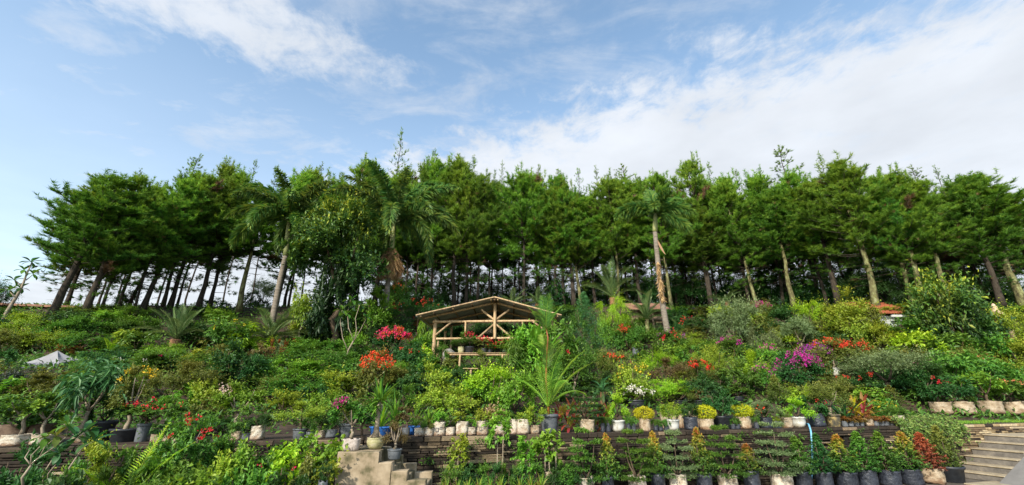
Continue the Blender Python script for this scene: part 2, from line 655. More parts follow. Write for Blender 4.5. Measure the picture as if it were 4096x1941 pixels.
# leaf kinds: length by size class, width ratio, droop, coverage
CLASSES = (.5, 1.0, 1.8, 3.0, 5.0)
KINDS = {
    'ov': ((.062, .075, .095, .12, .15), .55, .10, 1.9),
    'he': ((.085, .10, .13, .15, .18), .80, .25, 1.6),
    'fi': ((.034, .044, .058, .085, .12), .50, .05, 1.6),
    'lg': ((.13, .17, .21, .25, .28), .38, .25, 1.7),
    'na': ((.12, .16, .20, .25, .3), .16, .05, 2.0),
    'dr': ((.2, .24, .30, .36, .4), .24, .55, 2.0),
    'gl': ((.12, .15, .19, .24, .29), .42, .0, 1.9),
    'fe': ((.05, .07, .09, .11, .13), .22, .20, 1.9),
}


def crown_mesh(kind, form, ci, var):
    W0 = CLASSES[ci]
    asp = {'dome': .8, 'cone': 1.9, 'tier': 1.25, 'ball': .8, 'weep': 1.1, 'spread': .5, 'tree': 1.05, 'up': 1.1}[form]
    H0 = W0 * asp
    Ls, wr, droop, cov = KINDS[kind]
    L = Ls[ci]
    rng = np.random.default_rng(abs(hash((kind.encode()[0], kind.encode()[1], len(form), form.encode()[0], ci, var))) % 2 ** 31)
    area = 3.1 * W0 * (H0 * .65 + W0 * .35)
    n = int(min(11000, max(260, cov * area / (L * L * wr * .5))))
    per = 7
    nt_ = max(30, n // per)
    up = np.array([0, 0, 1.])
    half = np.array([W0 / 2, W0 / 2, H0 / 2])
    if form in ('dome', 'tree', 'weep', 'up'):
        nc = int(8 + 7 * W0) if form != 'tree' else 44
        d = unit(rng, nc * 3)
        d = d[d[:, 2] > (-.45 if form in ('dome', 'tree') else -.2)][:nc]
        nc = len(d)
        cen = d * half * rng.uniform(.3, 1.0, (nc, 1)) + [0, 0, H0 * .48]
        cr = rng.uniform(.13, .32, nc) * W0 * (.78 if form == 'tree' else 1)
        k = rng.integers(0, nc, nt_)
        o = d[k]
        td = nrm(.75 * o + .75 * unit(rng, nt_) + up * .3)
        if form == 'weep':
            td = nrm(.55 * o + .35 * unit(rng, nt_) - up * .75)
        if form == 'up':
            td = nrm(.35 * o + .35 * unit(rng, nt_) + up * .9)
        st = cen[k]; tl = cr[k] * rng.uniform(.55, 1.25, nt_) * np.where(rng.random(nt_) < .09, 1.75, 1.0)
    elif form == 'spread':
        nc = int(9 + 6 * W0)
        a = rng.uniform(0, 6.28, nc); r = np.sqrt(rng.uniform(.02, 1, nc)) * W0 * .38
        cen = np.stack([r * np.cos(a), r * np.sin(a), H0 * (.55 + .3 * (1 - (r / (W0 * .4)) ** 2)) + rng.normal(size=nc) * H0 * .12], 1)
        cr = rng.uniform(.14, .22, nc) * W0
        k = rng.integers(0, nc, nt_)
        td = nrm(unit(rng, nt_) * [1, 1, .45] + up * .2)
        o = nrm(td + up)
        st = cen[k]; tl = cr[k] * rng.uniform(.5, 1.2, nt_)
    elif form == 'cone':
        h = rng.uniform(0, 1, nt_) ** 1.15
        a = rng.uniform(0, 6.28, nt_)
        lob = 1 + .36 * np.sin(a * 3 + h * 17 + var) + .24 * np.sin(a * 5 - h * 29)
        lob = np.clip(lob, .25, 1.6)
        R = W0 / 2 * ((1 - h) ** .95 * .95 + .05) * lob
        o = np.stack([np.cos(a), np.sin(a), np.full(nt_, .35)], 1)
        st = np.stack([R * .35 * np.cos(a), R * .35 * np.sin(a), h * H0 * .92], 1)
        td = nrm(o + .35 * unit(rng, nt_) + up * .35)
        tl = R * .7 * rng.uniform(.5, 1.15, nt_)
    elif form == 'tier':
        nl = 6
        lay = rng.integers(0, nl, nt_)
        hz = (np.array([.10, .27, .44, .60, .77, .95]) + rng.normal(size=nl) * .02) * H0
        rl = np.array([.44, .5, .46, .40, .32, .16]) * W0 * rng.uniform(.85, 1.1, nl)
        arms = rng.uniform(0, 6.28, (nl, 5))
        arm = arms[lay, rng.integers(0, 5, nt_)] + rng.normal(size=nt_) * .24
        r = np.sqrt(rng.uniform(.03, 1, nt_)) * rl[lay]
        st = np.stack([r * np.cos(arm), r * np.sin(arm), hz[lay] + rng.normal(size=nt_) * .012 * H0 + .05 * r], 1)
        td = nrm(np.stack([np.cos(arm), np.sin(arm), np.full(nt_, .12)], 1) + .7 * unit(rng, nt_) * [1, 1, .3])
        o = nrm(td * .4 + up); tl = np.full(nt_, .13 * W0) * rng.uniform(.5, 1.2, nt_)
    else:                                      # ball: clipped, tight
        d = unit(rng, nt_)
        o = d
        st = d * half * .62 + [0, 0, H0 / 2]
        bum = 1 + .10 * np.sin(d[:, 0] * 9 + var) * np.sin(d[:, 1] * 8 + d[:, 2] * 7)
        td = nrm(d + .35 * unit(rng, nt_))
        tl = W0 * .19 * rng.uniform(.7, 1.1, nt_) * bum
    rep = np.repeat(np.arange(nt_), per)
    s = np.tile(np.linspace(.22, 1, per), nt_) + rng.uniform(-.06, .06, nt_ * per)
    P = st[rep] + td[rep] * (tl[rep] * s)[:, None]
    if form != 'cone' or True:
        P[:, 2] -= droop * .3 * (tl[rep] * s ** 2)
    side = nrm(np.cross(td[rep], unit(rng, len(rep)))) * np.where(np.arange(len(rep)) % 2, 1, -1)[:, None]
    D = nrm(td[rep] * .6 + side * .75 + unit(rng, len(rep)) * .25 - up * droop * 1.3)
    Nn = nrm(up * .9 + o[rep] * .55 + .5 * unit(rng, len(rep)))
    # fit to the nominal box
    lo = np.percentile(P, 1.5, axis=0); hi = np.percentile(P, 98.5, axis=0)
    P = (P - (lo + hi) / 2 * [1, 1, 0] - [0, 0, lo[2]]) * np.array([W0, W0, H0]) / (hi - lo) * .97
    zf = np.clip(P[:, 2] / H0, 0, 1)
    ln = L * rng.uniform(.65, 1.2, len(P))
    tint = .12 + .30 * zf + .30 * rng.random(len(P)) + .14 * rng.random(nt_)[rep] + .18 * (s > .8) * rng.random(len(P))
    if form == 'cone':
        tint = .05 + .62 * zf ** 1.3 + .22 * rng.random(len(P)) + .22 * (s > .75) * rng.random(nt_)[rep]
    mb = MB()
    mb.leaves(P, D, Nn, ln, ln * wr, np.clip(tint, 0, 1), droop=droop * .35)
    return mb.mesh('foliage_' + kind, MATS['green'])


def pick_class(w):
    return min(range(5), key=lambda i: abs(math.log(max(w, .05) / CLASSES[i])))


ASP = {'dome': .8, 'cone': 1.9, 'tier': 1.25, 'ball': .8, 'weep': 1.1, 'spread': .5, 'tree': 1.05, 'up': 1.1}
RND = random.Random(11)


def add_crown(root, kind, form, col, loc, w, h, var=None, ci=None, name='foliage'):
    ci = pick_class(w) if ci is None else ci
    var = RND.randrange(2) if var is None else var
    me = cached(('cr', kind, form, ci, var), lambda: crown_mesh(kind, form, ci, var))
    W0 = CLASSES[ci]; H0 = W0 * ASP[form]
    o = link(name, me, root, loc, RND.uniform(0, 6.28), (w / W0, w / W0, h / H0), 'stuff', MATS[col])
    return o


def stems_mesh(H, top_off, crown_w, crown_h, r0, n, rng, mat, wig=.06, fork=.25):
    """a short trunk that forks into n limbs reaching into the crown; H is where the crown begins"""
    mb = MB()
    t = np.array(top_off, float)
    f = np.array([t[0] * fork, t[1] * fork, max(H * .8, .02)])
    k = 5
    s = np.linspace(0, 1, k)[:, None]
    p = s * f + rng.normal(size=(k, 3)) * [wig * H, wig * H, 0] * s * (1 - s) * 4
    mb.tube(p, r0 * (1.15 - .3 * s[:, 0]), 6)
    for i in range(n):
        a = i / n * 6.28 + rng.uniform(-.5, .5)
        e = np.array([t[0] + math.cos(a) * crown_w * .28, t[1] + math.sin(a) * crown_w * .28, H + crown_h * rng.uniform(.45, .8)])
        m = f * .5 + e * .5 + [math.cos(a) * crown_w * .08, math.sin(a) * crown_w * .08, -crown_h * .08]
        s3 = np.linspace(0, 1, 5)[:, None]
        q = (1 - s3) ** 2 * f + 2 * s3 * (1 - s3) * m + s3 ** 2 * e
        mb.tube(q, r0 * (.62 - .48 * s3[:, 0]), 5)
    return mb.mesh('stems', mat)


def flower_mesh(w, h, mat, mode, n, size, rng, off=(0, 0)):
    """bracts gathered in clusters on the crown's surface"""
    P, D, Nn = [], [], []
    size *= .68
    n = int(n * 1.5) if n > 3 else n
    per = 9
    if mode == 'cap':
        th = rng.uniform(0, 6.28, n); ph = np.arccos(rng.uniform(.25, 1, n))
    elif mode == 'side':
        th = rng.normal(size=n) * .7 - math.pi / 2; ph = rng.uniform(.5, 1.5, n)
    elif mode == 'left':
        th = rng.normal(size=n) * .45 - math.pi * .82; ph = rng.uniform(.55, 1.25, n)
    else:
        th = rng.normal(size=n) * 1.1 - math.pi / 2; ph = rng.uniform(.2, 1.45, n)
    d = np.stack([np.sin(ph) * np.cos(th), np.sin(ph) * np.sin(th), np.cos(ph)], 1)
    c = d * [w / 2, w / 2, h / 2] * rng.uniform(.82, 1.08, (n, 1)) + [off[0], off[1], h / 2]
    cr = size * rng.uniform(.7, 2.6, n)
    idx = np.repeat(np.arange(n), per)
    q = c[idx] + unit(rng, n * per) * (cr[idx] * rng.uniform(.2, 1, n * per) ** .5)[:, None]
    mb = MB()
    dd = nrm(unit(rng, len(q)) + d[idx] * .6)
    mb.leaves(q, dd, nrm(d[idx] + unit(rng, len(q)) * .8), size * rng.uniform(.7, 1.2, len(q)), size * .85, rng.uniform(.2, 1, len(q)), fold=.3)
    return mb.mesh('flowers', mat)


# ------------------------------------------------------------------ pots, sacks
def pot_mesh(kind, var=0):
    mb = MB()
    if kind == 'bucket':        # straight grey nursery bucket with a thick rolled rim
        mb.lathe([(.39, 0), (.40, .02), (.455, .80), (.455, .84), (.5, .85), (.51, .9), (.505, .98), (.47, 1.0), (.44, .98), (.43, .86)], 24)
    elif kind == 'basin':       # wide low black tub, flared lip
        mb.lathe([(.36, 0), (.38, .03), (.45, .78), (.5, .84), (.515, .93), (.5, 1.0), (.45, .99), (.43, .85)], 26)
    elif kind == 'bowl':        # white planter, rounded below, small lip
        mb.lathe([(.26, 0), (.32, .02), (.385, .22), (.43, .5), (.46, .86), (.495, .9), (.5, .97), (.485, 1.0), (.45, .98), (.43, .86)], 28)
    elif kind == 'jar':         # bulbous cement pot
        mb.lathe([(.30, 0), (.34, .02), (.43, .25), (.49, .55), (.495, .72), (.45, .88), (.475, .92), (.48, .98), (.46, 1.0), (.41, .98), (.38, .88)], 26, noise=.006, seed=3)
    elif kind == 'bag':         # round polythene grow bag, crumpled
        mb.lathe([(.40, 0), (.46, .03), (.475, .2), (.46, .4), (.48, .6), (.465, .8), (.49, .93), (.485, 1.0), (.45, .99), (.44, .86)], 22, noise=.030, seed=10 + var)
    elif kind == 'sack':        # squarish cement sack, folded over
        mb.lathe([(.40, 0), (.45, .03), (.465, .2), (.455, .45), (.47, .7), (.455, .9), (.475, .97), (.465, 1.02), (.43, 1.0), (.42, .86)], 24, noise=.020, seed=20 + var, sq=.95)
    elif kind == 'cube':        # square concrete planter
        mb.lathe([(.42, 0), (.44, .02), (.46, .5), (.475, .92), (.48, .96), (.475, 1.0), (.41, 1.0), (.40, .86)], 28, noise=.006, seed=4, sq=.95)
    return mb.mesh('pot_' + kind, MATS['p_grey'])


def soil_mesh(sq):
    mb = MB()
    mb.lathe([(.001, .89), (.2, .885), (.46, .86)], 16, noise=.03, seed=1, sq=sq)
    return mb.mesh('soil', MATS['potsoil'])


solidmat('p_grey', (.075, .085, .095), (.13, .14, .15), scale=4, rough=.55, vary=.2)
solidmat('p_black', (.014, .016, .02), (.035, .04, .048), scale=5, rough=.42, spec=.5, bump=.15)
solidmat('p_navy', (.016, .019, .027), (.045, .052, .07), scale=6, rough=.38, spec=.5, bump=.7, bdist=.03, vary=.2)
solidmat('p_white', None, scale=3.5, rough=.4, spec=.4, foot=(.35, .30, .2), stops=[(.3, (.38, .36, .29)), (.5, (.56, .56, .52)), (.75, (.62, .62, .59))], stretch=(1, 1, .5))
solidmat('p_tan', None, scale=3.0, rough=.85, bump=.9, bdist=.05, vary=.14, foot=(.20, .11, .06), stops=[(.28, (.17, .11, .065)), (.45, (.32, .245, .16)), (.62, (.42, .345, .25)), (.8, (.49, .42, .33))])
solidmat('p_sack', None, scale=3.4, rough=.85, bump=.9, bdist=.05, vary=.14, foot=(.26, .15, .09), stops=[(.28, (.20, .14, .09)), (.42, (.36, .30, .22)), (.56, (.47, .42, .34)), (.8, (.55, .51, .43))])
solidmat('p_brown', (.07, .045, .03), (.17, .12, .085), scale=4, rough=.9, bump=.5, vary=.15)
solidmat('p_cement', None, scale=3.2, rough=.9, bump=.5, stops=[(.3, (.16, .15, .07)), (.5, (.34, .32, .16)), (.7, (.42, .38, .27))])
solidmat('p_mossy', None, scale=2.6, rough=.8, bump=.4, stops=[(.34, (.05, .05, .04)), (.5, (.12, .10, .06)), (.62, (.36, .27, .10)), (.8, (.22, .18, .12))])
solidmat('p_pinkgrey', (.33, .27, .23), (.56, .49, .44), scale=5, rough=.9, bump=.4)
solidmat('p_blue', (.03, .12, .40), (.05, .20, .60), scale=4, rough=.5, bump=.2)
PKIND = {'grey': ('bucket', 'p_grey'), 'black': ('basin', 'p_black'), 'white': ('bowl', 'p_white'), 'cement': ('jar', 'p_cement'), 'navy': ('bag', 'p_navy'),
         'tan': ('sack', 'p_tan'), 'sack': ('sack', 'p_sack'), 'brown': ('bag', 'p_brown'), 'mossy': ('bucket', 'p_mossy'), 'square': ('cube', 'p_pinkgrey'), 'tanbag': ('bag', 'p_tan'), 'greybag': ('bag', 'p_grey'), 'tub': ('bucket', 'p_black')}
PNAME = {'grey': 'pot', 'black': 'pot', 'white': 'pot', 'cement': 'pot', 'navy': 'grow_bag', 'tan': 'sack', 'sack': 'sack', 'brown': 'grow_bag', 'mossy': 'pot', 'square': 'pot', 'tanbag': 'grow_bag', 'greybag': 'grow_bag', 'tub': 'pot'}


def add_pot(root, kind, w, h, rz=None):
    sh, mat = PKIND[kind]
    v = RND.randrange(4) if sh in ('bag', 'sack') else 0
    me = cached(('pot', sh, v), lambda: pot_mesh(sh, v))
    rz = RND.uniform(-.25, .25) if rz is None else rz
    if sh in ('bag',):
        rz = RND.uniform(0, 6.28)
    o = link(PNAME[kind], me, root, (0, 0, 0), rz, (w * RND.uniform(.94, 1.05), w * RND.uniform(.9, 1.05), h * RND.uniform(.96, 1.05)), None, MATS[mat])
    o.rotation_euler[0] = RND.uniform(-.07, .05) if sh in ('bag', 'sack') else 0
    o.rotation_euler[1] = RND.uniform(-.08, .08) if sh in ('bag', 'sack') else 0
    sq = .9 if sh in ('sack', 'cube') else 0
    link('soil', cached(('soil', sq), lambda: soil_mesh(sq)), o, (0, 0, 0), 0, (.92, .92, 1))
    return o


NP_RNG = np.random.default_rng(5)
REFS = []
HAND = []                       # picture boxes that are already planted


def plant(name, cat, label, px, b, top, w, kind='ov', col='green', form='dome', pot=None, bare=.12, fl=None, cpx=None, grp=None,
          stem='barkbrown', sr=None, ns=4, ch=None, var=None, extra=()):
    """a shrub: px, b say where it stands, top is the picture row of its top, w its width in picture pixels"""
    p = base(px, b, .02 if pot else .6)
    if not isinstance(b, tuple) and cpx is None and not pot:
        zm = (p.z + zat(top, p.y)) / 2
        p.x = (px - 512) / F * depth(p.y, zm)
        p.z = hill(p.x / p.y, p.y)
    if not isinstance(b, tuple):
        HAND.append((px if cpx is None else cpx, (top + b) / 2, w, b - top))
    REFS.append((px if cpx is None else cpx, (top + (b if not isinstance(b, tuple) else top + 20)) / 2, label))
    ztop = zat(top, p.y)
    root = thing(name, label, cat, p, grp)
    m = mpp((p.x, p.y, ztop))
    zb = 0.0
    if pot:
        pk, pw, rim = pot
        ph = max(.08, zat(rim, p.y) - p.z)
        add_pot(root, pk, pw * mpp(p), ph)
        zb = ph * .86
    H = max(.12, ztop - p.z - zb)
    cw = w * m
    hc = H * (1 - bare) if ch is None else ch * m
    hc = min(hc, H * .97)
    lim = cw * 1.05
    stack = []
    if form == 'dome' and hc > lim and ch is None:
        full = hc
        hc = lim
        zz = zb + H - hc
        while zz - zb > .25 * full and len(stack) < 3:
            zz -= hc * .72
            stack.append(max(zz, zb))
    cz = zb + H - hc
    ox = 0.0
    if cpx is not None:
        ox = (cpx - 512) / F * depth(p.y, p.z + cz + hc / 2) - p.x
    sr = sr or min(.05, max(.008, .022 * (cw + H)))
    link('stem', stems_mesh(cz - zb if cz > zb else .02, (ox, 0), cw, hc, sr, ns, NP_RNG, MATS[stem]), root, (0, 0, zb))
    add_crown(root, kind, form, col, (ox, 0, cz), cw, hc, var)
    for i_, zz in enumerate(stack):
        add_crown(root, kind, form, col, (ox * .6 + RND.uniform(-.15, .15) * cw, RND.uniform(-.15, .15) * cw, zz), cw * 1.08, hc)
    if fl:
        fls = [fl] if isinstance(fl, tuple) else fl
        for (fm, mode, n, size) in fls:
            link('flowers', flower_mesh(cw, hc, MATS[fm], mode, n, size, NP_RNG), root, (ox, 0, cz), 0, (1, 1, 1), 'stuff')
    for (k2, c2, dxp, tp, w2, h2) in extra:        # a further clump of the same crown
        zz = zat(tp, p.y) - p.z - h2 * m
        xx = (dxp - 512) / F * depth(p.y, p.z + zz) - p.x
        add_crown(root, k2, form, c2, (xx, 0, zz), w2 * m, h2 * m)
    return root


# ------------------------------------------------------------------ fronds and rosettes
def frond_mesh(L, elev, bend, nl, ll, style, lw=.035, seed=0, mats=('palm', 'palm')):
    rng = np.random.default_rng(seed)
    k = 14
    t = np.linspace(0, 1, k + 1)
    th = elev - bend * t ** 1.25
    p = np.zeros((k + 1, 3))
    for i in range(k):
        a = (th[i] + th[i + 1]) / 2
        p[i + 1] = p[i] + L / k * np.array([math.cos(a), 0, math.sin(a)])
    mb = MB()
    mb.tube(p, L * (.011 - .009 * t), 4, tint=.75, mat=1)
    s = np.repeat(np.linspace(.10 if style != 'date' else .06, 1, nl), 2)
    sgn = np.tile([1., -1.], nl)
    q = np.stack([np.interp(s, t, p[:, i]) for i in range(3)], 1)
    a = np.interp(s, t, th)
    T = np.stack([np.cos(a), 0 * a, np.sin(a)], 1)
    U = np.stack([-np.sin(a), 0 * a, np.cos(a)], 1)
    Y = np.array([[0, 1., 0]]) * sgn[:, None]
    prof = np.sin(np.clip(s * 1.05, 0, 1) * math.pi * .86 + .28) ** .7
    ln = ll * np.clip(prof, .25, 1) * rng.uniform(.88, 1.08, len(s))
    if style == 'foxtail':
        ph = rng.uniform(-1.3, 1.3, len(s))
        R = Y * np.cos(ph)[:, None] + U * np.sin(ph)[:, None]
        D = nrm(T * .75 + R * .85 + [0, 0, -.12]); drp = .30
    elif style == 'date':
        D = nrm(T * .9 + Y * .62 + U * .34); drp = .03
    else:
        D = nrm(T * .75 + Y * .8 + U * .12); drp = .20
    Nn = nrm(U + rng.normal(size=q.shape) * .25)
    tint = np.clip(.25 + .5 * rng.random(len(s)) + .15 * s, 0, 1)
    mb.leaves(q, D, Nn, ln, lw, tint, fold=.2, droop=drp, mid=.35)
    return mb.mesh('frond', [MATS[mats[0]], MATS[mats[1]]])


def add_fronds(root, org, L, specs, style, mat, nl=46, ll=.4, lw=.035, name='frond', rachis=None, labels=None):
    for i, (az, el, bend, sc) in enumerate(specs):
        eb = round(el / 12) * 12
        bb = round(bend / 20) * 20
        me = cached(('fr', style, eb, bb, round(L, 2), mat), lambda: frond_mesh(L, math.radians(eb), math.radians(bb), nl, ll, style, lw, seed=500 + eb + bb, mats=(mat, rachis or mat)))
        link(name, me, root, org, math.radians(az), (sc, sc, sc))


def rosette(root, org, n, L, Wd, el0, el1, dr0, dr1, mats, seed, name='leaf', seg=6, shape=.3, stalk=0.0, fold=.2, share=4, twist=.3):
    """n separate strap leaves in a spiral; a few shapes shared between them"""
    rng = random.Random(seed)
    forms = []
    for i in range(share):
        f = i / max(1, share - 1)
        mb = MB()
        mb.blade(L * (1 - .1 * f), Wd, el0 + (el1 - el0) * f, dr0 + (dr1 - dr0) * f, seg=seg, shape=shape, fold=fold, stalk=stalk, twist=rng.uniform(-twist, twist), tint=.35 + .3 * rng.random())
        forms.append(mb.mesh('blade', MATS[mats[0]]))
    for i in range(n):
        f = (i + rng.random()) / n
        me = forms[min(share - 1, int(f * share))]
        sc = rng.uniform(.8, 1.1)
        link(name, me, root, org, i * 2.399 + rng.uniform(-.3, .3), (sc, sc, sc), None, MATS[mats[i % len(mats)]])
# ------------------------------------------------------------------ ground and hillside
def structure(name, me):
    o = link(name, me)
    o['kind'] = 'structure'
    return o


mb = MB()
mb.add([(-4000, -4000, Z0 - .004), (4000, -4000, Z0 - .004), (4000, 4000, Z0 - .004), (-4000, 4000, Z0 - .004)], [(0, 1, 2), (0, 2, 3)])
structure('ground', mb.mesh('ground', MATS['yard']))

US = np.linspace(-2.0, 2.0, 121)
rows = [('w', .02), ('w', .8), ('w', 1.5)] + [('s', q) for q in np.linspace(.05, 1, 26)] + [('r', d) for d in (1.5, 3, 5, 8, 12, 20, 30, 45, 80)]
vv = []
rg = np.random.default_rng(2)
for kind_, q in rows:
    for u in US:
        a, b = yw(u), yr(u)
        y = a + q if kind_ == 'w' else (a + 1.5 + (b - a - 1.5) * q if kind_ == 's' else b + q)
        z = hill(u, y)
        if kind_ == 's':
            z += rg.normal() * .05
        vv.append((u * y, y, max(z, Z0 - .6)))
ff = []
nu = len(US)
for i in range(len(rows) - 1):
    for j in range(nu - 1):
        a = i * nu + j
        ff += [(a, a + 1, a + nu + 1), (a, a + nu + 1, a + nu)]
mb = MB(); mb.add(vv, ff, .5, 0, True)
structure('hillside', mb.mesh('hillside', MATS['soil']))

# low growth that covers the soil between the shrubs: nobody could count it
rg = np.random.default_rng(21)
n = 70000
u = rg.uniform(-1.45, 1.45, n); q = rg.uniform(0, 1.12, n) ** .8
YW = WB / np.maximum(.2, 1 - WA * u) + 1.3
YR = np.array([yr(x) for x in u])
y = YW + (YR - YW) * q
zz = np.array([hill(a, b) for a, b in zip(u, y)])
P = np.stack([u * y, y, zz + rg.uniform(.0, .30, n) ** 1.3 * (1 + .7 * np.sin(u * 31) * np.sin(y * 2.3))], 1)
D = nrm(unit(rg, n) * [1, 1, .5] + [0, 0, .35])
ln = rg.uniform(.08, .22, n)
mb = MB()
mb.leaves(P, D, nrm(unit(rg, n) * .5 + [0, -.3, 1]), ln, ln * .5, rg.uniform(.05, .75, n))
o = link('ground_cover', mb.mesh('ground_cover', MATS['green']), kind='stuff')
o['label'] = 'low green ground cover between the shrubs on the slope'
o['category'] = 'ground cover'

# ------------------------------------------------------------------ the dry stone wall
ST = [(.0, (.030, .023, .017)), (.45, (.042, .032, .024)), (.70, (.055, .042, .031)), (.90, (.075, .058, .042)), (.97, (.20, .15, .10))]
ONE = [(.25, (.55, .55, .55)), (.75, (1.25, 1.2, 1.1))]
solidmat('stone_dark', None, scale=9, rough=.95, bump=.6, bdist=.02, stops=ONE, obj_ramp=ST)
solidmat('stone_mid', None, scale=9, rough=.95, bump=.6, bdist=.02, stops=ONE,
         obj_ramp=[(.0, (.035, .026, .019)), (.36, (.07, .052, .038)), (.52, (.16, .125, .08)), (.72, (.27, .215, .14)), (.9, (.40, .33, .23))])
solidmat('stone_buff', None, scale=9, rough=.95, bump=.6, bdist=.02, stops=ONE,
         obj_ramp=[(.0, (.04, .03, .02)), (.18, (.11, .083, .052)), (.45, (.19, .148, .095)), (.75, (.29, .23, .15))])
solidmat('stone_tan', None, scale=9, rough=.95, bump=.5, bdist=.02, stops=ONE,
         obj_ramp=[(.0, (.16, .115, .07)), (.25, (.30, .225, .13)), (.55, (.40, .31, .18)), (.8, (.46, .38, .25))])
solidmat('mortar', (.008, .007, .006), (.022, .018, .014), scale=12, rough=1, bump=.5)


def stone_mesh(v):
    rng = np.random.default_rng(v)
    mb = MB()
    mb.box((-.5, -.5, -.5), (.5, .5, .5), bev=.07)
    mb.v[0] = mb.v[0] * (1 + rng.normal(size=mb.v[0].shape) * .035)
    return mb.mesh('stone', MATS['stone_dark'])


STONES = [stone_mesh(i) for i in range(10)]


def wall_frame(s, off, z):
    """s metres along the wall from x = 0, off metres out of its face towards the viewer"""
    return Vector((s * WCOS + off * WSIN, WB + s * WSIN - off * WCOS, z))


def wall_s(px, z=.4):
    p = wall_pt(px, 0, z)
    return p.x / WCOS


HOLES = [(wall_s(468.5), wall_s(475.5), .22, .50), (wall_s(660.5), wall_s(666.5), .38, .72), (wall_s(838), wall_s(849), .46, .78)]
wall = thing('stone_wall', 'dry stone retaining wall with thin dark courses under the row of pots', 'wall', wall_frame(0, 0, Z0))
wall.rotation_euler[2] = math.atan(WA)
S0, S1 = -13.0, 26.0
core = MB()
cuts = [S0] + [c for h in HOLES for c in (h[0], h[1])] + [S1]
for i in range(len(cuts) - 1):
    a, b = cuts[i], cuts[i + 1]
    if i % 2 == 0:
        core.box((a, .05, -.1), (b, .55, 1.28))
    else:
        h = HOLES[i // 2]
        core.box((a, .05, -.1), (b, .55, h[2] - Z0)); core.box((a, .05, h[3] - Z0), (b, .55, 1.28)); core.box((a, .42, h[2] - Z0), (b, .55, h[3] - Z0))
link('core', core.mesh('wall_core', MATS['mortar']), wall)
rs = random.Random(4)
stones = []
z = 0.0
while z < 1.28:
    h = rs.uniform(.034, .064)
    if z + h > 1.24:
        h = 1.30 - z
    s = S0 + rs.uniform(0, .3)
    while s < S1:
        l = rs.choice((rs.uniform(.10, .3), rs.uniform(.25, .7)))
        zc = z + h / 2 + Z0
        hit = any(a - .02 < s + l and s < b + .02 and c < zc < d for a, b, c, d in HOLES)
        if not hit:
            stones.append((s, l, z, h))
        s += l + rs.uniform(.006, .02)
    z += h + rs.uniform(.002, .007)


def stone_col(s, z):
    if s > wall_s(955):
        return 'stone_tan' if rs.random() < .85 else 'stone_mid'
    if wall_s(425) < s < wall_s(572):
        return 'stone_buff' if rs.random() < .78 else 'stone_dark'
    if s < wall_s(425) and s > wall_s(380):
        return 'stone_buff' if rs.random() < .22 else 'stone_dark'
    if s < wall_s(380):
        return 'stone_mid' if rs.random() < .12 else 'stone_dark'
    return 'stone_mid' if rs.random() < .06 else 'stone_dark'


vis = [q for q in stones if wall_s(383) < q[0] + q[1] and q[0] < wall_s(720)]
vis.sort(key=lambda q: -q[1] * q[3] / (wall_frame(q[0], 0, 0).y ** 2))
sel = set(vis[:300])
rest = {'stone_dark': MB(), 'stone_mid': MB(), 'stone_tan': MB(), 'stone_buff': MB()}
for q in stones:
    s, l, zb, h = q
    d = rs.uniform(.10, .135)
    c = stone_col(s, zb)
    if q in sel:
        hh = h * rs.uniform(.85, 1.04)
        so = link('stone', STONES[rs.randrange(10)], wall, (s + l / 2, .07 - d / 2 + .03, zb + hh / 2), rs.uniform(-.03, .03), (l, d, hh), None, MATS[c])
        so.rotation_euler[1] = rs.uniform(-.02, .02)
    else:
        rest[c].box((s, .10 - d, zb), (s + l, .10, zb + h * rs.uniform(.86, 1)), bev=.012, tint=rs.random())
solid_rest = {}
for c, m_ in rest.items():
    if not m_.v:
        continue
    base_m = MATS[c]
    mm = base_m.copy(); mm.name = c + '_course'
    t = mm.node_tree
    at_ = t.nodes.new('ShaderNodeAttribute'); at_.attribute_name = 'tint'
    for nd in t.nodes:
        if nd.type == 'VALTORGB' and nd.color_ramp.interpolation == 'CONSTANT':
            t.links.new(at_.outputs['Fac'], nd.inputs[0])
    link('stone_courses', m_.mesh('stone_courses', mm), wall, kind='stuff')

# weeds and moss rooted in the joints
rg = np.random.default_rng(44)
mb = MB()
for i in range(150):
    s_ = rg.uniform(wall_s(120), wall_s(960)); z_ = rg.uniform(.1, 1.28); k = int(rg.integers(8, 40))
    c_ = np.array([s_, -.06, z_])
    q_ = c_ + rg.normal(size=(k, 3)) * [.08, .012, .03]
    ll = rg.uniform(.02, .07, k)
    mb.leaves(q_, nrm(rg.normal(size=(k, 3)) + [0, -.8, -.3]), nrm(rg.normal(size=(k, 3)) + [0, -.5, 1]), ll, ll * .5, rg.uniform(.1, .8, k))
link('weeds', mb.mesh('wall_weeds', MATS['green']), wall, kind='stuff')

# grassy verge on top of the wall's far end
rg = np.random.default_rng(9)
n = 9000
sv = rg.uniform(wall_s(945), wall_s(1080), n); ov = rg.uniform(.03, 1.5, n)
P = np.stack([sv * WCOS - ov * WSIN, WB + sv * WSIN + ov * WCOS, np.full(n, Z1) + .0], 1)
keep = np.sin(sv * 3.1) + np.sin(ov * 7 + sv) + rg.normal(size=n) * .6 > -.2
P = P[keep]
mb = MB()
ln = rg.uniform(.04, .10, len(P))
mb.leaves(P, nrm(rg.normal(size=P.shape) * [.5, .5, .2] + [0, 0, 1]), unit(rg, len(P)), ln, .008, rg.uniform(.2, 1, len(P)))
o = link('grass', mb.mesh('grass', MATS['bright']), kind='stuff')
o['label'] = 'short green grass verge on the wall top by the stairs'; o['category'] = 'grass'

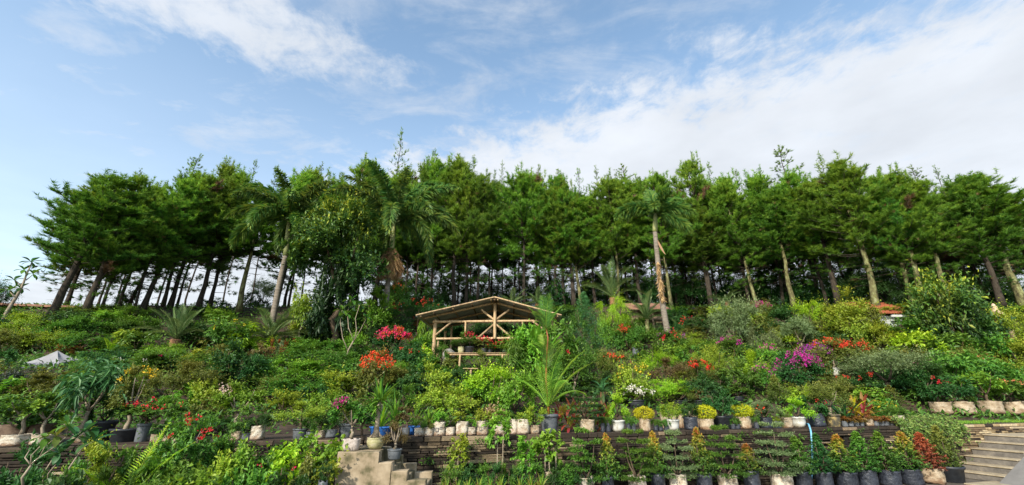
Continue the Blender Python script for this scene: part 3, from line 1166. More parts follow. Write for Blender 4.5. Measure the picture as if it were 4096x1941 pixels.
# ------------------------------------------------------------------ stairs with a ramp, at the wall's far end
solidmat('concrete', None, scale=3.0, rough=.9, bump=.3, stops=[(.3, (.20, .175, .14)), (.5, (.34, .31, .265)), (.7, (.42, .39, .345))])
solidmat('riser', None, scale=6, rough=.9, bump=.3, stops=[(.3, (.10, .09, .078)), (.6, (.18, .16, .135)), (.8, (.28, .235, .175))])
solidmat('tread', None, scale=6, rough=.9, bump=.3, stops=[(.3, (.24, .19, .12)), (.6, (.37, .305, .205)), (.8, (.43, .36, .26))])
solidmat('ramp', None, scale=2.2, rough=.85, bump=.2, stops=[(.3, (.13, .122, .112)), (.6, (.19, .178, .162)), (.8, (.24, .225, .20))])
st = thing('stone_stairs', 'broad stone stairs climbing along the wall beside a smooth concrete ramp', 'stairs', wall_frame(wall_s(948, Z0), 0, Z0))
st.rotation_euler[2] = math.atan(WA)
NS, RISE, RUN = 6, .172, .36
for i in range(NS):
    x0 = .15 + i * RUN
    mb = MB()
    wd = 1.15
    mb.box((x0, -wd, 0 if i == 0 else (i - .6) * RISE), (x0 + (RUN + .05 if i < NS - 1 else 7), -.035, (i + 1) * RISE - .035), mat=1, bev=.008)
    mb.box((x0 - .025, -wd - .012, (i + 1) * RISE - .034), (x0 + (RUN + .03 if i < NS - 1 else 7), -.03, (i + 1) * RISE), mat=0, bev=.01)
    link('step', mb.mesh('step', [MATS['tread'], MATS['riser']]), st)
mb = MB()
L_ = NS * RUN + .15
h_ = NS * RISE + .03
pts = [(-.25, -1.168, 0), (L_, -1.168, h_), (L_, -4.6, h_), (-.25, -4.6, 0), (-.25, -1.168, -.05), (L_, -1.168, -.05), (L_, -4.6, -.05), (-.25, -4.6, -.05)]
mb.add(pts, [(0, 3, 2), (0, 2, 1), (4, 5, 6), (4, 6, 7), (0, 1, 5), (0, 5, 4), (3, 7, 6), (3, 6, 2), (1, 2, 6), (1, 6, 5), (0, 4, 7), (0, 7, 3)])
mb.box((L_, -4.6, -.05), (L_ + 6, -1.168, h_), mat=0)
link('ramp', mb.mesh('ramp', MATS['ramp']), st)
mb = MB()
mb.box((-1.0, -1.6, 0), (.12, -.9, .03), bev=.01)
link('paving_slab', mb.mesh('paving_slab', MATS['tread']), st)

# ------------------------------------------------------------------ concrete steps in front of the wall
solidmat('oldconcrete', None, scale=2.3, rough=.95, bump=.5, detail=8, stops=[(.33, (.03, .027, .018)), (.43, (.11, .095, .05)), (.51, (.25, .195, .125)), (.62, (.35, .28, .19)), (.8, (.40, .335, .25))])
pA = wall_pt(338, -1.05, .89)
blk = thing('concrete_steps', 'stained concrete block with steps going down on its right side', 'steps', (pA.x, pA.y, Z0))
blk.rotation_euler[2] = math.radians(3)
def bx(px):
    return wall_pt(px, -1.05, .6).x - pA.x
tops = [(0, bx(379.5), .89), (bx(379.5), bx(395.5), .735), (bx(395.5), bx(411.5), .60), (bx(411.5), bx(430.5), .465)]
def cheek(y0, y1, lift):
    pr = [(tops[-1][1], 0)] + [q for (a, b, t) in reversed(tops) for q in ((b, t - Z0 + lift), (a, t - Z0 + lift))] + [(-.03, 0)]
    rng = np.random.default_rng(int(y0 * 100))
    pr = [(x + rng.normal() * .006, z + (rng.normal() * .006 if z > 0 else 0)) for x, z in pr]
    n = len(pr); bv = .014
    cx_ = sum(p[0] for p in pr) / n
    mb = MB()
    rings = [(y0, bv), (y0 + bv, 0), (y1 - bv, 0), (y1, bv)]
    v = []
    for yy, ins in rings:
        for i, (x, z) in enumerate(pr):
            v.append((x + (ins if x < cx_ else -ins), yy, z - (ins if z > 0 else 0)))
    f = []
    for r in range(3):
        for i in range(n):
            j = (i + 1) % n
            f += [(r * n + i, r * n + j, r * n + n + j), (r * n + i, r * n + n + j, r * n + n + i)]
    # faces of the stepped end, column by column
    for r in (0, 3):
        o = r * n
        for k in range(len(tops)):
            i0 = 1 + 2 * k
            lowr = v[o + i0]; lowl = v[o + i0 + 1]
            base_i = len(v)
            v += [(lowr[0], lowr[1], 0), (lowl[0], lowl[1], 0)]
            f += [(o + i0, o + i0 + 1, base_i + 1), (o + i0, base_i + 1, base_i)]
    mb.add(v, f)
    return mb
link('cheek_wall', cheek(0, .20, 0).mesh('cheek', MATS['oldconcrete']), blk)
link('cheek_wall', cheek(.86, 1.0, 0.0).mesh('cheek', MATS['oldconcrete']), blk)
for i, (a, b, t) in enumerate(tops):
    mb = MB(); mb.box((a + .02 if i == 0 else a - .04, .203, 0), (b - .01, .857, t - Z0 - (.006 if i == 0 else .10)), bev=.01)
    link('step', mb.mesh('step', MATS['oldconcrete']), blk)

# raised planting bed at the wall's foot
a_, b_ = wall_s(440, .15), wall_s(578, .15)
mb = MB()
mb.box((0, -1.7, 0), (b_ - a_, -.16, .45), bev=.03)
o = structure('planting_bed', mb.mesh('planting_bed', MATS['soil']))
o.location = wall_frame(a_, 0, Z0); o.rotation_euler[2] = math.atan(WA)

# ------------------------------------------------------------------ pines
def pine_crown(var, sparse=False):
    rng = np.random.default_rng(100 + var + (50 if sparse else 0))
    W0, H0 = 4.0, 8.0
    nl = 88 if not sparse else 34
    h = np.sort(rng.uniform(.0, .985, nl))
    a = np.arange(nl) * 2.399 + rng.normal(size=nl) * .6
    if sparse:
        prof = (1 - h) ** .8 * .8 + .10
    else:
        wide = rng.uniform(.1, .22)
        prof = np.minimum(np.sin(np.clip(h * (1.02 - wide) + wide, 0, 1) * math.pi) ** .6, 1.0) * (1 - .3 * h)
    R = W0 / 2 * prof * rng.uniform(.4, 1.3, nl)
    el = np.radians(rng.uniform(-10, 22, nl) + 42 * h)
    d = np.stack([np.cos(a) * np.cos(el), np.sin(a) * np.cos(el), np.sin(el)], 1)
    st = np.stack([0 * a, 0 * a, h * H0 * .93], 1)
    limbs = MB()
    P, D, T, B = [], [], [], []
    for i in range(nl):
        s = np.linspace(0, 1, 4)[:, None]
        q = st[i] + d[i] * R[i] * s + np.array([0, 0, .2 * R[i]]) * s ** 2
        limbs.tube(q, (.035 - .026 * s[:, 0]) * (.6 + .4 * (1 - h[i])), 4)
        dead = (not sparse) and rng.random() < .018
        nb = int((5 + 5.5 * R[i]) * (1.0 if not sparse else .42))
        lt = rng.uniform(-.08, .12)
        for j in range(nb):
            sj = rng.uniform(.3, 1)
            o = st[i] + d[i] * R[i] * sj + np.array([0, 0, .2 * R[i] * sj ** 2])
            bd = nrm(d[i] * .45 + rng.normal(size=3) * [.5, .5, .3] + [0, 0, .75])
            bl = rng.uniform(.2, .8) * (.5 + .25 * R[i]) * (1.35 if h[i] > .8 else 1)
            nt2 = rng.integers(3, 6) if not sparse else rng.integers(2, 4)
            if sparse:
                limbs.tube([o, o + bd * bl], [.010, .005], 3, cap=False)
            for k in range(nt2):
                P.append(o + bd * bl * (.3 + .7 * (k + 1) / nt2)); D.append(nrm(bd + rng.normal(size=3) * .3 + [0, 0, .4]))
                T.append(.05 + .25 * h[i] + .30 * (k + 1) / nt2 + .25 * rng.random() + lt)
                B.append(1 if dead else (0 if rng.random() > .006 + .03 * (1 - sj) * (1 - h[i]) else 1))
    # candles at the top
    if not sparse:
        for j in range(16):
            o = np.array([rng.normal() * .45, rng.normal() * .45, H0 * rng.uniform(.82, .97)])
            for k in range(4):
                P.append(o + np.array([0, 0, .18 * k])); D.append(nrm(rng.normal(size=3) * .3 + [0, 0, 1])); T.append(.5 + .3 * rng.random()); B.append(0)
    if not sparse:
        for i in range(9):
            az = rng.uniform(0, 6.28); z0 = -rng.uniform(.0, 1.4); ll = rng.uniform(.7, 1.9)
            dd = np.array([math.cos(az), math.sin(az), rng.uniform(-.25, .3)])
            limbs.tube([np.array([0, 0, z0]), np.array([0, 0, z0]) + dd * ll * .5, np.array([0, 0, z0 - .12]) + dd * ll], [.02, .013, .006], 4)
            for j in range(rng.integers(3, 9)):
                o = np.array([0, 0, z0]) + dd * ll * rng.uniform(.4, 1.02) + rng.normal(size=3) * .07
                P.append(o); D.append(nrm(dd + rng.normal(size=3) * .7 + [0, 0, .1])); T.append(.1 + .3 * rng.random()); B.append(0 if rng.random() > .15 else 1)
    P = np.array(P); D = np.array(D); T = np.array(T); B = np.array(B)
    npt = 14 if not sparse else 16
    r = np.repeat(np.arange(len(P)), npt)
    nd = nrm(D[r] * (.95 if not sparse else .9) + unit(rng, len(r)) * .7)
    ln = rng.uniform(.17, .33, len(r)) * (1 if not sparse else .85)
    mb = MB()
    g = B[r] == 0
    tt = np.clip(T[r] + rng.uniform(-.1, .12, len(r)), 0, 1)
    off = unit(rng, len(r)) * .03
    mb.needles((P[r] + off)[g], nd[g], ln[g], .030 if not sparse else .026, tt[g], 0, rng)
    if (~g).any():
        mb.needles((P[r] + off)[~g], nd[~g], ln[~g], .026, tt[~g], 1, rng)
    # dead lower limbs hang below the living crown
    for i in range(5):
        az = rng.uniform(0, 6.28); z0 = -rng.uniform(.1, 2.2); ll = rng.uniform(.5, 1.5)
        s = np.linspace(0, 1, 5)[:, None]
        q = np.array([0, 0, z0]) + np.array([math.cos(az), math.sin(az), rng.uniform(-.2, .5)]) * ll * s + np.array([0, 0, -.35]) * s ** 2 * ll * rng.uniform(-.3, 1)
        limbs.tube(q, .016 - .012 * s[:, 0], 4)
        for k in range(2):
            o = q[2 + k]; limbs.tube([o, o + rng.normal(size=3) * .22], [.007, .003], 3)
    return mb.mesh('pine_crown', [MATS['pine'], MATS['pinedead']]), limbs.mesh('pine_limbs', MATS['bark'])


def pine_trunk(v):
    rng = np.random.default_rng(300 + v)
    s = np.linspace(0, 1, 12)
    p = np.stack([np.cumsum(rng.normal(size=12)) * .012, np.cumsum(rng.normal(size=12)) * .012, s], 1)
    p[:, :2] -= p[0, :2] + np.outer(s, p[-1, :2] - p[0, :2])
    mb = MB()
    mb.tube(p * [1, 1, 1], (1 - .86 * s) * (1 + .35 * np.exp(-s * 26)), 9)
    # the section is in trunk radii, the height in trunk heights: see the scale given to each tree
    return p, mb


def trunk_mesh(v, H, r, mat):
    rng = np.random.default_rng(300 + v)
    s = np.linspace(0, 1, 12)
    w = np.cumsum(rng.normal(size=(12, 2)), axis=0) * .018 * H / 4
    w -= np.outer(s, w[-1])
    w -= w[0] * (1 - s)[:, None]
    p = np.stack([w[:, 0], w[:, 1], s * H], 1)
    mb = MB()
    mb.tube(p, r * (1 - .88 * s) * (1 + .4 * np.exp(-s * 26)), 9)
    for i in range(4):          # broken stubs
        q = rng.integers(2, 6); az = rng.uniform(0, 6.28)
        mb.tube([p[q], p[q] + np.array([math.cos(az), math.sin(az), .15]) * rng.uniform(.25, .6)], [.022, .008], 4)
    return mb.mesh('pine_trunk', mat)


OUTL = [(-40, 215), (36, 207), (48, 199), (80, 187), (115, 175), (140, 178), (159, 181), (171, 187), (187, 179), (215, 165), (246, 167), (278, 179), (302, 169), (334, 175), (358, 171),
        (382, 158), (409, 165), (437, 159), (465, 163), (497, 175), (517, 169), (556, 179), (576, 175), (596, 175), (620, 179), (636, 168), (668, 183), (692, 197),
        (710, 163), (735, 187), (767, 175), (811, 160), (835, 160), (859, 175), (894, 175), (934, 177), (962, 173), (994, 185), (1024, 191), (1100, 195)]


def outline(px):
    return float(np.interp(px, [a for a, _ in OUTL], [b for _, b in OUTL]))


def project(p):
    d = depth(p[1], p[2])
    return 512 + F * p[0] / d, 242.5 - F * (-(p[1]) * SP + (p[2] - EYE) * CP) / d


ORD = ['first', 'second', 'third', 'fourth', 'fifth', 'sixth', 'seventh', 'eighth', 'ninth', 'tenth', 'eleventh', 'twelfth', 'thirteenth', 'fourteenth', 'fifteenth', 'sixteenth',
       'seventeenth', 'eighteenth', 'nineteenth', 'twentieth']


def pine(label, px, b, top=None, bot=266, cw=46, r=.15, mat='bark', lean=0.0, var=0, sparse=False, grp='pines of the front row along the ridge', col='pine', leany=0.0, jit=0.0, plain=False):
    p = base(px, b)
    ztop = zat(200, p.y)
    for _ in range(6):
        tx, ty = project((p.x + lean * (ztop - p.z), p.y, ztop))
        ztop = zat((outline(tx) + jit) if top is None else top, p.y)
    H = ztop - p.z
    root = thing('pine_tree', label, 'pine tree', p, grp, 0)
    if not sparse:
        bot += 8; cw *= 1.25
    hc = ztop - zat(bot, p.y)
    m = mpp((p.x, p.y, ztop - hc / 2))
    cr, li = cached(('pine', var, sparse), lambda: pine_crown(var, sparse))
    sh = Matrix.Identity(4); sh[0][2] = lean; sh[1][2] = leany
    tr = link('trunk', trunk_mesh(var + int(px) % 5, H * .97, r, MATS[mat]), root)
    tr.rotation_euler = (-math.atan(leany), math.atan(lean), 0)
    rz = RND.uniform(0, 6.28)
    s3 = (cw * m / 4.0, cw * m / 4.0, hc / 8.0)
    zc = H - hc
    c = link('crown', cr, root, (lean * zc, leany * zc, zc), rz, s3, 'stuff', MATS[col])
    g = link('branches', li, root, (lean * zc, leany * zc, zc), rz, s3, 'stuff', None)
    for o in (c, g):
        # lean the crown with its trunk
        o.matrix_parent_inverse = Matrix.Identity(4)
        o.rotation_mode = 'QUATERNION'
        o.rotation_quaternion = Vector((lean, leany, 1)).normalized().rotation_difference(Vector((0, 0, 1))).inverted() @ Matrix.Rotation(rz, 3, 'Z').to_quaternion()
    return root


def by_pine(pre, px, used):
    for q in sorted(PINES, key=lambda q: abs(q[0] - px))[:18]:
        t = q[7]
        if t.startswith('pine'):
            continue
        lab = f"{pre} just {'right' if px > q[0] else 'left'} of the {t}"
        if len(lab.split()) <= 16 and lab not in used:
            used.add(lab)
            return lab
    return None


PUSED = set()
# (foot px, foot row, crown bottom row, crown width, trunk radius, bark, lean, how it looks)
PINES = [
    (51, 319, 262, 78, .19, 'bark', .14, 'thick mossy trunk leaning right behind the white house'),
    (66, ('r', 1), 268, 60, .12, 'bark', .02, 'pale slim trunk just right of the thick leaning one'),
    (85, 316, 272, 44, .18, 'bark', .06, 'stout trunk standing right of the white house'),
    (100, 314, 276, 36, .08, 'bark', .10, 'thin bare trunk'),
    (120, ('r', 0), 262, 44, .09, 'bark', .02, 'thin trunk with a leafy sapling at its foot'),
    (134, 312, 268, 38, .07, 'bark', .06, 'very thin trunk'),
    (142, 311, 258, 46, .15, 'bark', .07, 'dark stout trunk leaning right'),
    (163, 306, 254, 44, .11, 'bark', .0, 'straight dark trunk above the date palm fronds'),
    (170, 307, 256, 46, .14, 'bark', .05, 'dark trunk rising behind the date palm'),
    (177, ('r', 2), 262, 40, .08, 'bark', .10, 'thin trunk leaning hard to the right behind the date palm'),
    (198, 309, 248, 50, .16, 'bark', .03, 'stout trunk with peeling bark'),
    (210, 305, 252, 46, .12, 'bark', .0, 'straight trunk beside a stout peeling one'),
    (238.5, 313, 252, 54, .19, 'barklichen', .03, 'heavy lichened trunk standing alone with a bare twig to its left'),
    (276, ('r', 2), 262, 46, .14, 'bark', .03, 'dark trunk half hidden by the left foxtail palm'),
    (285, ('r', 3), 256, 46, .12, 'bark', .05, 'dark trunk right of the left foxtail palm'),
    (318, ('r', 3), 256, 50, .13, 'bark', .0, 'pine whose crown shows above the big round broadleaf tree'),
    (350, ('r', 2), 252, 50, .13, 'bark', .0, 'pine behind the big round broadleaf tree, on its right'),
    (375, 302, 250, 50, .18, 'bark', .06, 'dark stout trunk left of the tall foxtail palm'),
    (391, ('r', 2), 256, 46, .13, 'bark', .02, 'dark trunk hard against the tall foxtail palm'),
    (405, ('r', 1), 262, 40, .11, 'bark', .0, 'dark trunk under low dark boughs right of the tall foxtail palm'),
    (416, ('r', 1), 262, 40, .10, 'bark', .0, 'straight trunk second right of the tall foxtail palm'),
    (430, ('r', 1), 256, 46, .12, 'bark', .0, 'straight dark trunk above the red flowering bush'),
    (437, ('r', 3), 262, 40, .08, 'bark', .08, 'thin slanting trunk above the red flowering bush'),
    (454, 304, 252, 54, .16, 'bark', .0, 'stout dark trunk left of the pavilion roof'),
    (466, 306, 260, 44, .14, 'bark', .0, 'dark trunk rising over the left roof slope of the pavilion'),
    (478, 306, 258, 46, .11, 'bark', .0, 'slim trunk over the left roof slope of the pavilion'),
    (489, ('r', 1), 262, 40, .10, 'bark', .0, 'slim trunk right above the pavilion ridge'),
    (525, ('r', 0), 256, 52, .13, 'bark', .0, 'trunk behind the feathery cycads right of the pavilion ridge'),
    (538, ('r', 2), 260, 46, .12, 'bark', .0, 'second trunk behind the feathery cycads by the pavilion'),
    (557.5, 302, 258, 46, .13, 'bark', .0, 'straight black trunk, first of three close together'),
    (564, 302, 262, 40, .12, 'bark', .0, 'straight black trunk, middle of three close together'),
    (574, 303, 254, 52, .18, 'bark', -.01, 'thick black trunk, right of three close together'),
    (582, 301, 264, 40, .13, 'barklichen', -.10, 'mossy trunk leaning left over the feathery casuarina'),
    (595.5, ('r', 1), 258, 48, .12, 'bark', .0, 'trunk left of the upright cycad palm'),
    (619, 305, 258, 46, .12, 'barklichen', .0, 'pale trunk right of the upright cycad palm'),
    (628.6, ('r', 2), 258, 46, .11, 'bark', .0, 'slim dark trunk above the little tin roofed hut'),
    (641, ('r', 1), 252, 52, .17, 'bark', .0, 'thick straight trunk above the little tin roofed hut'),
    (672, 312, 256, 46, .14, 'barklichen', .0, 'grey trunk just right of the curved foxtail palm'),
    (677, ('r', 2), 262, 40, .11, 'bark', .0, 'dark trunk second right of the curved foxtail palm'),
    (690, ('r', 3), 268, 38, .09, 'bark', .0, 'thin trunk in the dark thicket right of the curved foxtail palm'),
    (711.8, 303, 262, 50, .15, 'bark', .0, 'trunk under the pointed spire shaped crown'),
    (717, ('r', 2), 258, 44, .10, 'bark', .0, 'slim trunk beside the spire crowned pine'),
    (749, ('r', 1), 262, 46, .12, 'bark', .0, 'dark trunk left of the magenta bougainvillea on the ridge'),
    (757, 304, 262, 48, .14, 'barklichen', -.10, 'mossy trunk bending left above magenta bougainvillea'),
    (784, ('r', 2), 258, 50, .12, 'bark', -.02, 'dark trunk left of a lichened grey one'),
    (794, 308, 254, 54, .17, 'barklichen', .02, 'lichened grey trunk with pale patches'),
    (827, ('r', 1), 258, 48, .12, 'bark', -.02, 'slim dark trunk leaning left of a thick one'),
    (838, 300, 252, 54, .20, 'bark', .0, 'thick dark trunk behind the round yellow green tree'),
    (877.7, 313, 254, 60, .20, 'barklichen', .0, 'pale lichened trunk at the left end of the red roof'),
    (907, ('r', 1), 260, 48, .12, 'bark', .04, 'dark trunk rising behind the red roof'),
    (913.8, 305, 258, 50, .15, 'barklichen', .04, 'mossy trunk behind the middle of the red roof'),
    (926, 310, 258, 52, .17, 'barklichen', .06, 'yellow mossed trunk at the right end of the red roof'),
    (939, ('r', 2), 258, 48, .12, 'bark', .06, 'dark trunk in shade right of the red roof'),
    (950, 302, 250, 54, .16, 'barklichen', .0, 'grey trunk leaning left above the dark broadleaf tree'),
    (975, ('r', 2), 256, 52, .14, 'bark', .04, 'dark trunk behind the dark broadleaf tree'),
    (1002, 306, 258, 54, .17, 'bark', .05, 'dark trunk beside the pale stone ornament'),
    (1024, 306, 232, 60, .22, 'barklichen', .0, 'thick pale trunk with broken snags near the photo edge'),
    (1048, 306, 245, 60, .18, 'bark', .0, 'pine whose boughs hang in at the right edge'),
]
for i, (px, b, bot, cw, r, mat, lean, txt) in enumerate(PINES):
    sc_ = 1.0 if abs(px - 512) < 330 else .9
    pine('pine, ' + txt if not txt.startswith('pine') else txt, px, b, None, bot, cw, r, mat, lean, (i * 3) % 10, jit=(0, 9, -3, 16, 5, 22, 2)[i % 7], col='pine' if (i * 7) % 5 else 'pineb')
# spiky half bare tops that stand above the rest
pine('sparse grey pine top leaning right above the left grove', 128, ('r', 2), 153, 200, 34, .10, 'bark', .16, 0, True, None)
pine('tall thin pine leader rising highest over the middle of the grove', 384, ('r', 3), 129, 178, 22, .10, 'bark', .0, 1, True, None)
pine('open branched pine top, highest on the right of the grove', 822, ('r', 2), 144, 190, 46, .13, 'bark', -.02, 2, True, None)
pine('spire shaped pine top beside the curved foxtail palm, pointed and narrow', 711, ('r', 0), 159, 250, 40, .14, 'bark', .0, 3, False, None)
pine('open tufted pine top left of the curved foxtail palm', 637, ('r', 3), 164, 205, 40, .12, 'bark', .0, 1, True, None)
pine('thin pine tip rising left of the open tufted top above the hut', 586, ('r', 4), 166, 200, 16, .08, 'bark', .0, 2, True, None)
pine('wispy pine top poking up at the far right of the grove', 967, ('r', 3), 165, 200, 34, .10, 'bark', -.03, 0, True, None)
pine('wispy pine tip above the pavilion side of the grove', 519, ('r', 4), 166, 200, 20, .08, 'bark', .0, 1, True, None)
for i, (px, dy, w) in enumerate(((98, -9, 15), (186, -12, 16), (222, -9, 14), (250, -11, 15), (300, -10, 14), (352, -9, 14), (426, -13, 18), (448, -9, 14), (470, -12, 15), (503, -12, 13), (540, -12, 15), (566, -10, 13), (608, -11, 15), (668, -9, 14), (735, -12, 15), (765, -13, 18), (792, -9, 15), (862, -10, 16), (890, -12, 16), (925, -10, 15), (990, -9, 16))):
    t_ = outline(512 + (px - 512) * .93) + dy
    pine(by_pine('thin sparse pine tip', px, PUSED), px, ('r', 3 + i % 4), t_, t_ + 32, w, .07, 'bark', RND.uniform(-.02, .02), i % 4, True, 'thin pine tips above the grove')
# second and third row: trunks and crowns that nothing tells apart
for i, px in enumerate(list(range(60, 260, 50)) + list(range(290, 1060, 33))):
    px += RND.uniform(-6, 6)
    pine(by_pine('back row pine', px, PUSED) or 'slim dark pine in the back rows of the grove, behind the front trunks', px, ('r', RND.uniform(4, 8)), None, 264 + RND.uniform(-6, 8), RND.uniform(40, 52), RND.uniform(.08, .13), 'bark',
         RND.uniform(-.03, .03), i % 10, False, 'pines of the back rows', 'pineb', jit=RND.uniform(7, 20))
# ------------------------------------------------------------------ foxtail palms
def palm_trunk(pts, r0, r1, mat, rings=True):
    pts = np.array(pts, float)
    k = 26
    t = np.linspace(0, 1, len(pts)); s = np.linspace(0, 1, k)
    q = np.stack([np.interp(s, t, pts[:, i]) for i in range(3)], 1)
    for _ in range(3):
        q[1:-1] = (q[:-2] + 2 * q[1:-1] + q[2:]) / 4
    r = r0 + (r1 - r0) * s + r0 * .5 * np.exp(-s * 22)
    if rings:
        r = r * (1 + .025 * (np.arange(k) % 2))
    mb = MB(); mb.tube(q, r, 12)
    return mb.mesh('palm_trunk', MATS[mat])


solidmat('shaft', (.16, .20, .07), (.34, .33, .13), scale=5, stretch=(1, 1, .3), rough=.5)
solidmat('shaft_dry', (.22, .12, .06), (.42, .30, .16), scale=7, stretch=(2, 2, .4), rough=.8, bump=.4)


def foxtail(label, rows_px, y, cpx, cpy, L, specs, r=.13, skirt=0, scm='palm'):
    pts = [at(a, b, y) for a, b in rows_px]
    p0 = Vector(pts[0])
    p0.z = hill(p0.x / p0.y, p0.y)
    root = thing('foxtail_palm', label, 'palm tree', p0, 'foxtail palms standing over the garden')
    loc = [Vector((p0.x, p0.y, p0.z - .1)) - p0] + [q - p0 for q in pts]
    top = at(cpx, cpy, y) - p0
    link('trunk', palm_trunk([tuple(v) for v in loc], r * 1.1, r * .8, 'palmtrunk'), root)
    tr = loc[-1]
    mb = MB()
    mid = tr.lerp(top, .5)
    s = np.linspace(0, 1, 6)[:, None]
    q = (1 - s) * np.array(tr) + s * np.array(top)
    mb.tube(q, r * (1.0 - .55 * s[:, 0]) * (1 + .25 * np.sin(s[:, 0] * 2.2)), 10)
    link('crownshaft', mb.mesh('crownshaft', MATS['shaft']), root)
    add_fronds(root, top, L, specs, 'foxtail', scm, nl=150, ll=.74, lw=.085, rachis='datepalm')
    if skirt:
        add_fronds(root, tr.lerp(top, .3), L * .48, [(a, -60, 40, 1) for a in range(0, 360, 360 // skirt)], 'foxtail', 'deadleaf', nl=60, ll=L * .14, lw=.04, name='dead_frond', rachis='deadleaf')
    return root, p0


R_ = random.Random(3)
def crown_spec(n, els, bends, az0=0):
    out = []
    for i in range(n):
        f = i / (n - 1)
        out.append((az0 + i * 137.5, els[0] + (els[1] - els[0]) * f + R_.uniform(-6, 6), bends[0] + (bends[1] - bends[0]) * f + R_.uniform(-8, 8), R_.uniform(.88, 1.08)))
    return out
foxtail('foxtail palm with pale leaning trunk left of the big round tree', [(274, 312), (278, 290), (285.5, 256)], 25.0, 289, 221, 4.2, crown_spec(19, (84, 12), (75, 120)), .17)
foxtail('tall foxtail palm with a brown dead frond skirt, right of the round tree', [(386, 305), (388, 280), (391, 254)], 25.5, 394, 223, 5.0, crown_spec(20, (84, 14), (70, 120), 20), .17, 7)
rt, p0 = foxtail('foxtail palm with curved trunk and a long brown dead frond hanging down it', [(669, 338), (665.5, 322), (661.5, 297), (659.5, 279), (656.3, 246), (655, 232)], 24.0, 655.5, 214, 2.75,
        [(185, 40, 100, 1.05), (165, 58, 100, .8), (92, 84, 30, .85), (40, 66, 65, 1.0), (15, 48, 80, .95), (-30, 25, 75, .9), (-75, 60, 70, .8), (-110, 20, 90, .7), (-20, -10, 60, .9), (70, 50, 60, .85), (250, 40, 100, .7), (5, 62, 85, .85)], .16)
# dry frond and boot caught on the trunk
def hang(px0, py0, px1, py1, y):
    a = at(px0, py0, y) - p0; b = at(px1, py1, y) - p0
    rng = np.random.default_rng(8)
    s = np.linspace(0, 1, 70)
    q = np.outer(1 - s, np.array(a)) + np.outer(s, np.array(b))
    mb = MB(); mb.tube(q[::10], .03, 5, mat=0)
    qq = np.repeat(q, 4, axis=0); n = len(qq)
    d = nrm(rng.normal(size=(n, 3)) * [.5, .4, .2] + [0, -.15, -1])
    mb.leaves(qq, d, unit(rng, n), rng.uniform(.2, .42, n), .045, rng.uniform(.1, 1, n))
    return mb.mesh('dead_frond', MATS['deadleaf'])
YP = p0.y - .2
link('dead_frond', hang(657.8, 262, 662, 300, YP), rt)
mb = MB(); mb.blade(1.15, .24, math.radians(-78), math.radians(-25), math.radians(-60), seg=6, tint=.9, org=at(657.6, 240, YP) - p0)
mb.blade(.9, .10, math.radians(35), math.radians(10), math.radians(-30), seg=5, tint=.2, org=at(657.2, 242, YP) - p0)
link('dry_spathe', mb.mesh('dry_spathe', MATS['deadleaf']), rt)


# ------------------------------------------------------------------ date palms, cycads, feather palms
def datepalm(name, label, px, b, top, w, n=16, trunk=0.0, mat='datepalm', els=(80, 5), bends=(30, 75), grp=None, style='date', boot='dateboot', tr=.14, lw=.03, az0=0, cat='palm'):
    p = base(px, b)
    if not isinstance(b, tuple):
        HAND.append((px, (top + b) / 2, w, b - top))
    root = thing(name, label, cat, p, grp)
    ztop = zat(top, p.y)
    m = mpp((p.x, p.y, ztop))
    th = trunk * m
    L = max(w * m * .56, (ztop - p.z - th) * 1.05)
    if th > 0:
        mb = MB()
        s = np.linspace(0, 1, 9)
        mb.tube(np.stack([0 * s, 0 * s, s * th], 1), tr * (1 + .22 * (np.arange(9) % 2)), 9)
        link('trunk', mb.mesh('trunk', MATS[boot]), root)
    L = round(L, 1)
    add_fronds(root, (0, 0, th), L, [(az0 + i * 137.5, els[0] + (els[1] - els[0]) * i / n, bends[0] + (bends[1] - bends[0]) * i / n, R_.uniform(.85, 1.08)) for i in range(n)],
               style, mat, nl=44, ll=L * .24, lw=lw * max(.5, L / 1.8))
    return root


datepalm('date_palm', 'young date palm with grey green fronds and a brown fibrous base', 173.5, 349, 303, 64, 17, 9, 'datepalm', (84, 20), (20, 70), tr=.2)
datepalm('date_palm', 'arching date palm with drooping fronds left of the yellow leaved sapling', 268, 348, 303, 84, 20, 8, 'datepalm', (66, 5), (50, 100))
datepalm('feather_palm', 'small yellow green feather palm on the slope above the tent', 108, 354, 338, 22, 10, 0, 'lime', (80, 25), (30, 70))
datepalm('cycad_palm', 'upright cycad palm with reddish trunk below the pines', 613, 306, 262, 34, 15, 9, 'datepalm', (86, 30), (20, 80), boot='dateboot', tr=.2)
datepalm('cycad_palm', 'spreading cycad fronds left of the ridge behind the pavilion roof', 512, ('r', -1), 283, 34, 13, 2, 'datepalm', (70, 5), (40, 90))
datepalm('cycad_palm', 'spreading cycad fronds behind the right roof slope of the pavilion', 537, 306, 286, 38, 13, 3, 'datepalm', (70, 5), (40, 90))
datepalm('cycad_palm', 'cycad with slim mossy trunk in front of the tin roofed hut', 649, 341, 291, 32, 14, 21, 'datepalm', (86, 15), (20, 90), boot='barklichen', tr=.11)
datepalm('cycad_palm', 'flat topped olive cycad right of the dark thicket on the ridge', 728, 312, 289, 40, 13, 10, 'datepalm', (45, 0), (40, 80), tr=.14)
datepalm('pygmy_date_palm', 'pygmy date palm with fine dark green fronds above the red striped leaves', 603, 405, 376, 32, 18, 12, 'blue', (80, -20), (60, 120), tr=.07, lw=.02)

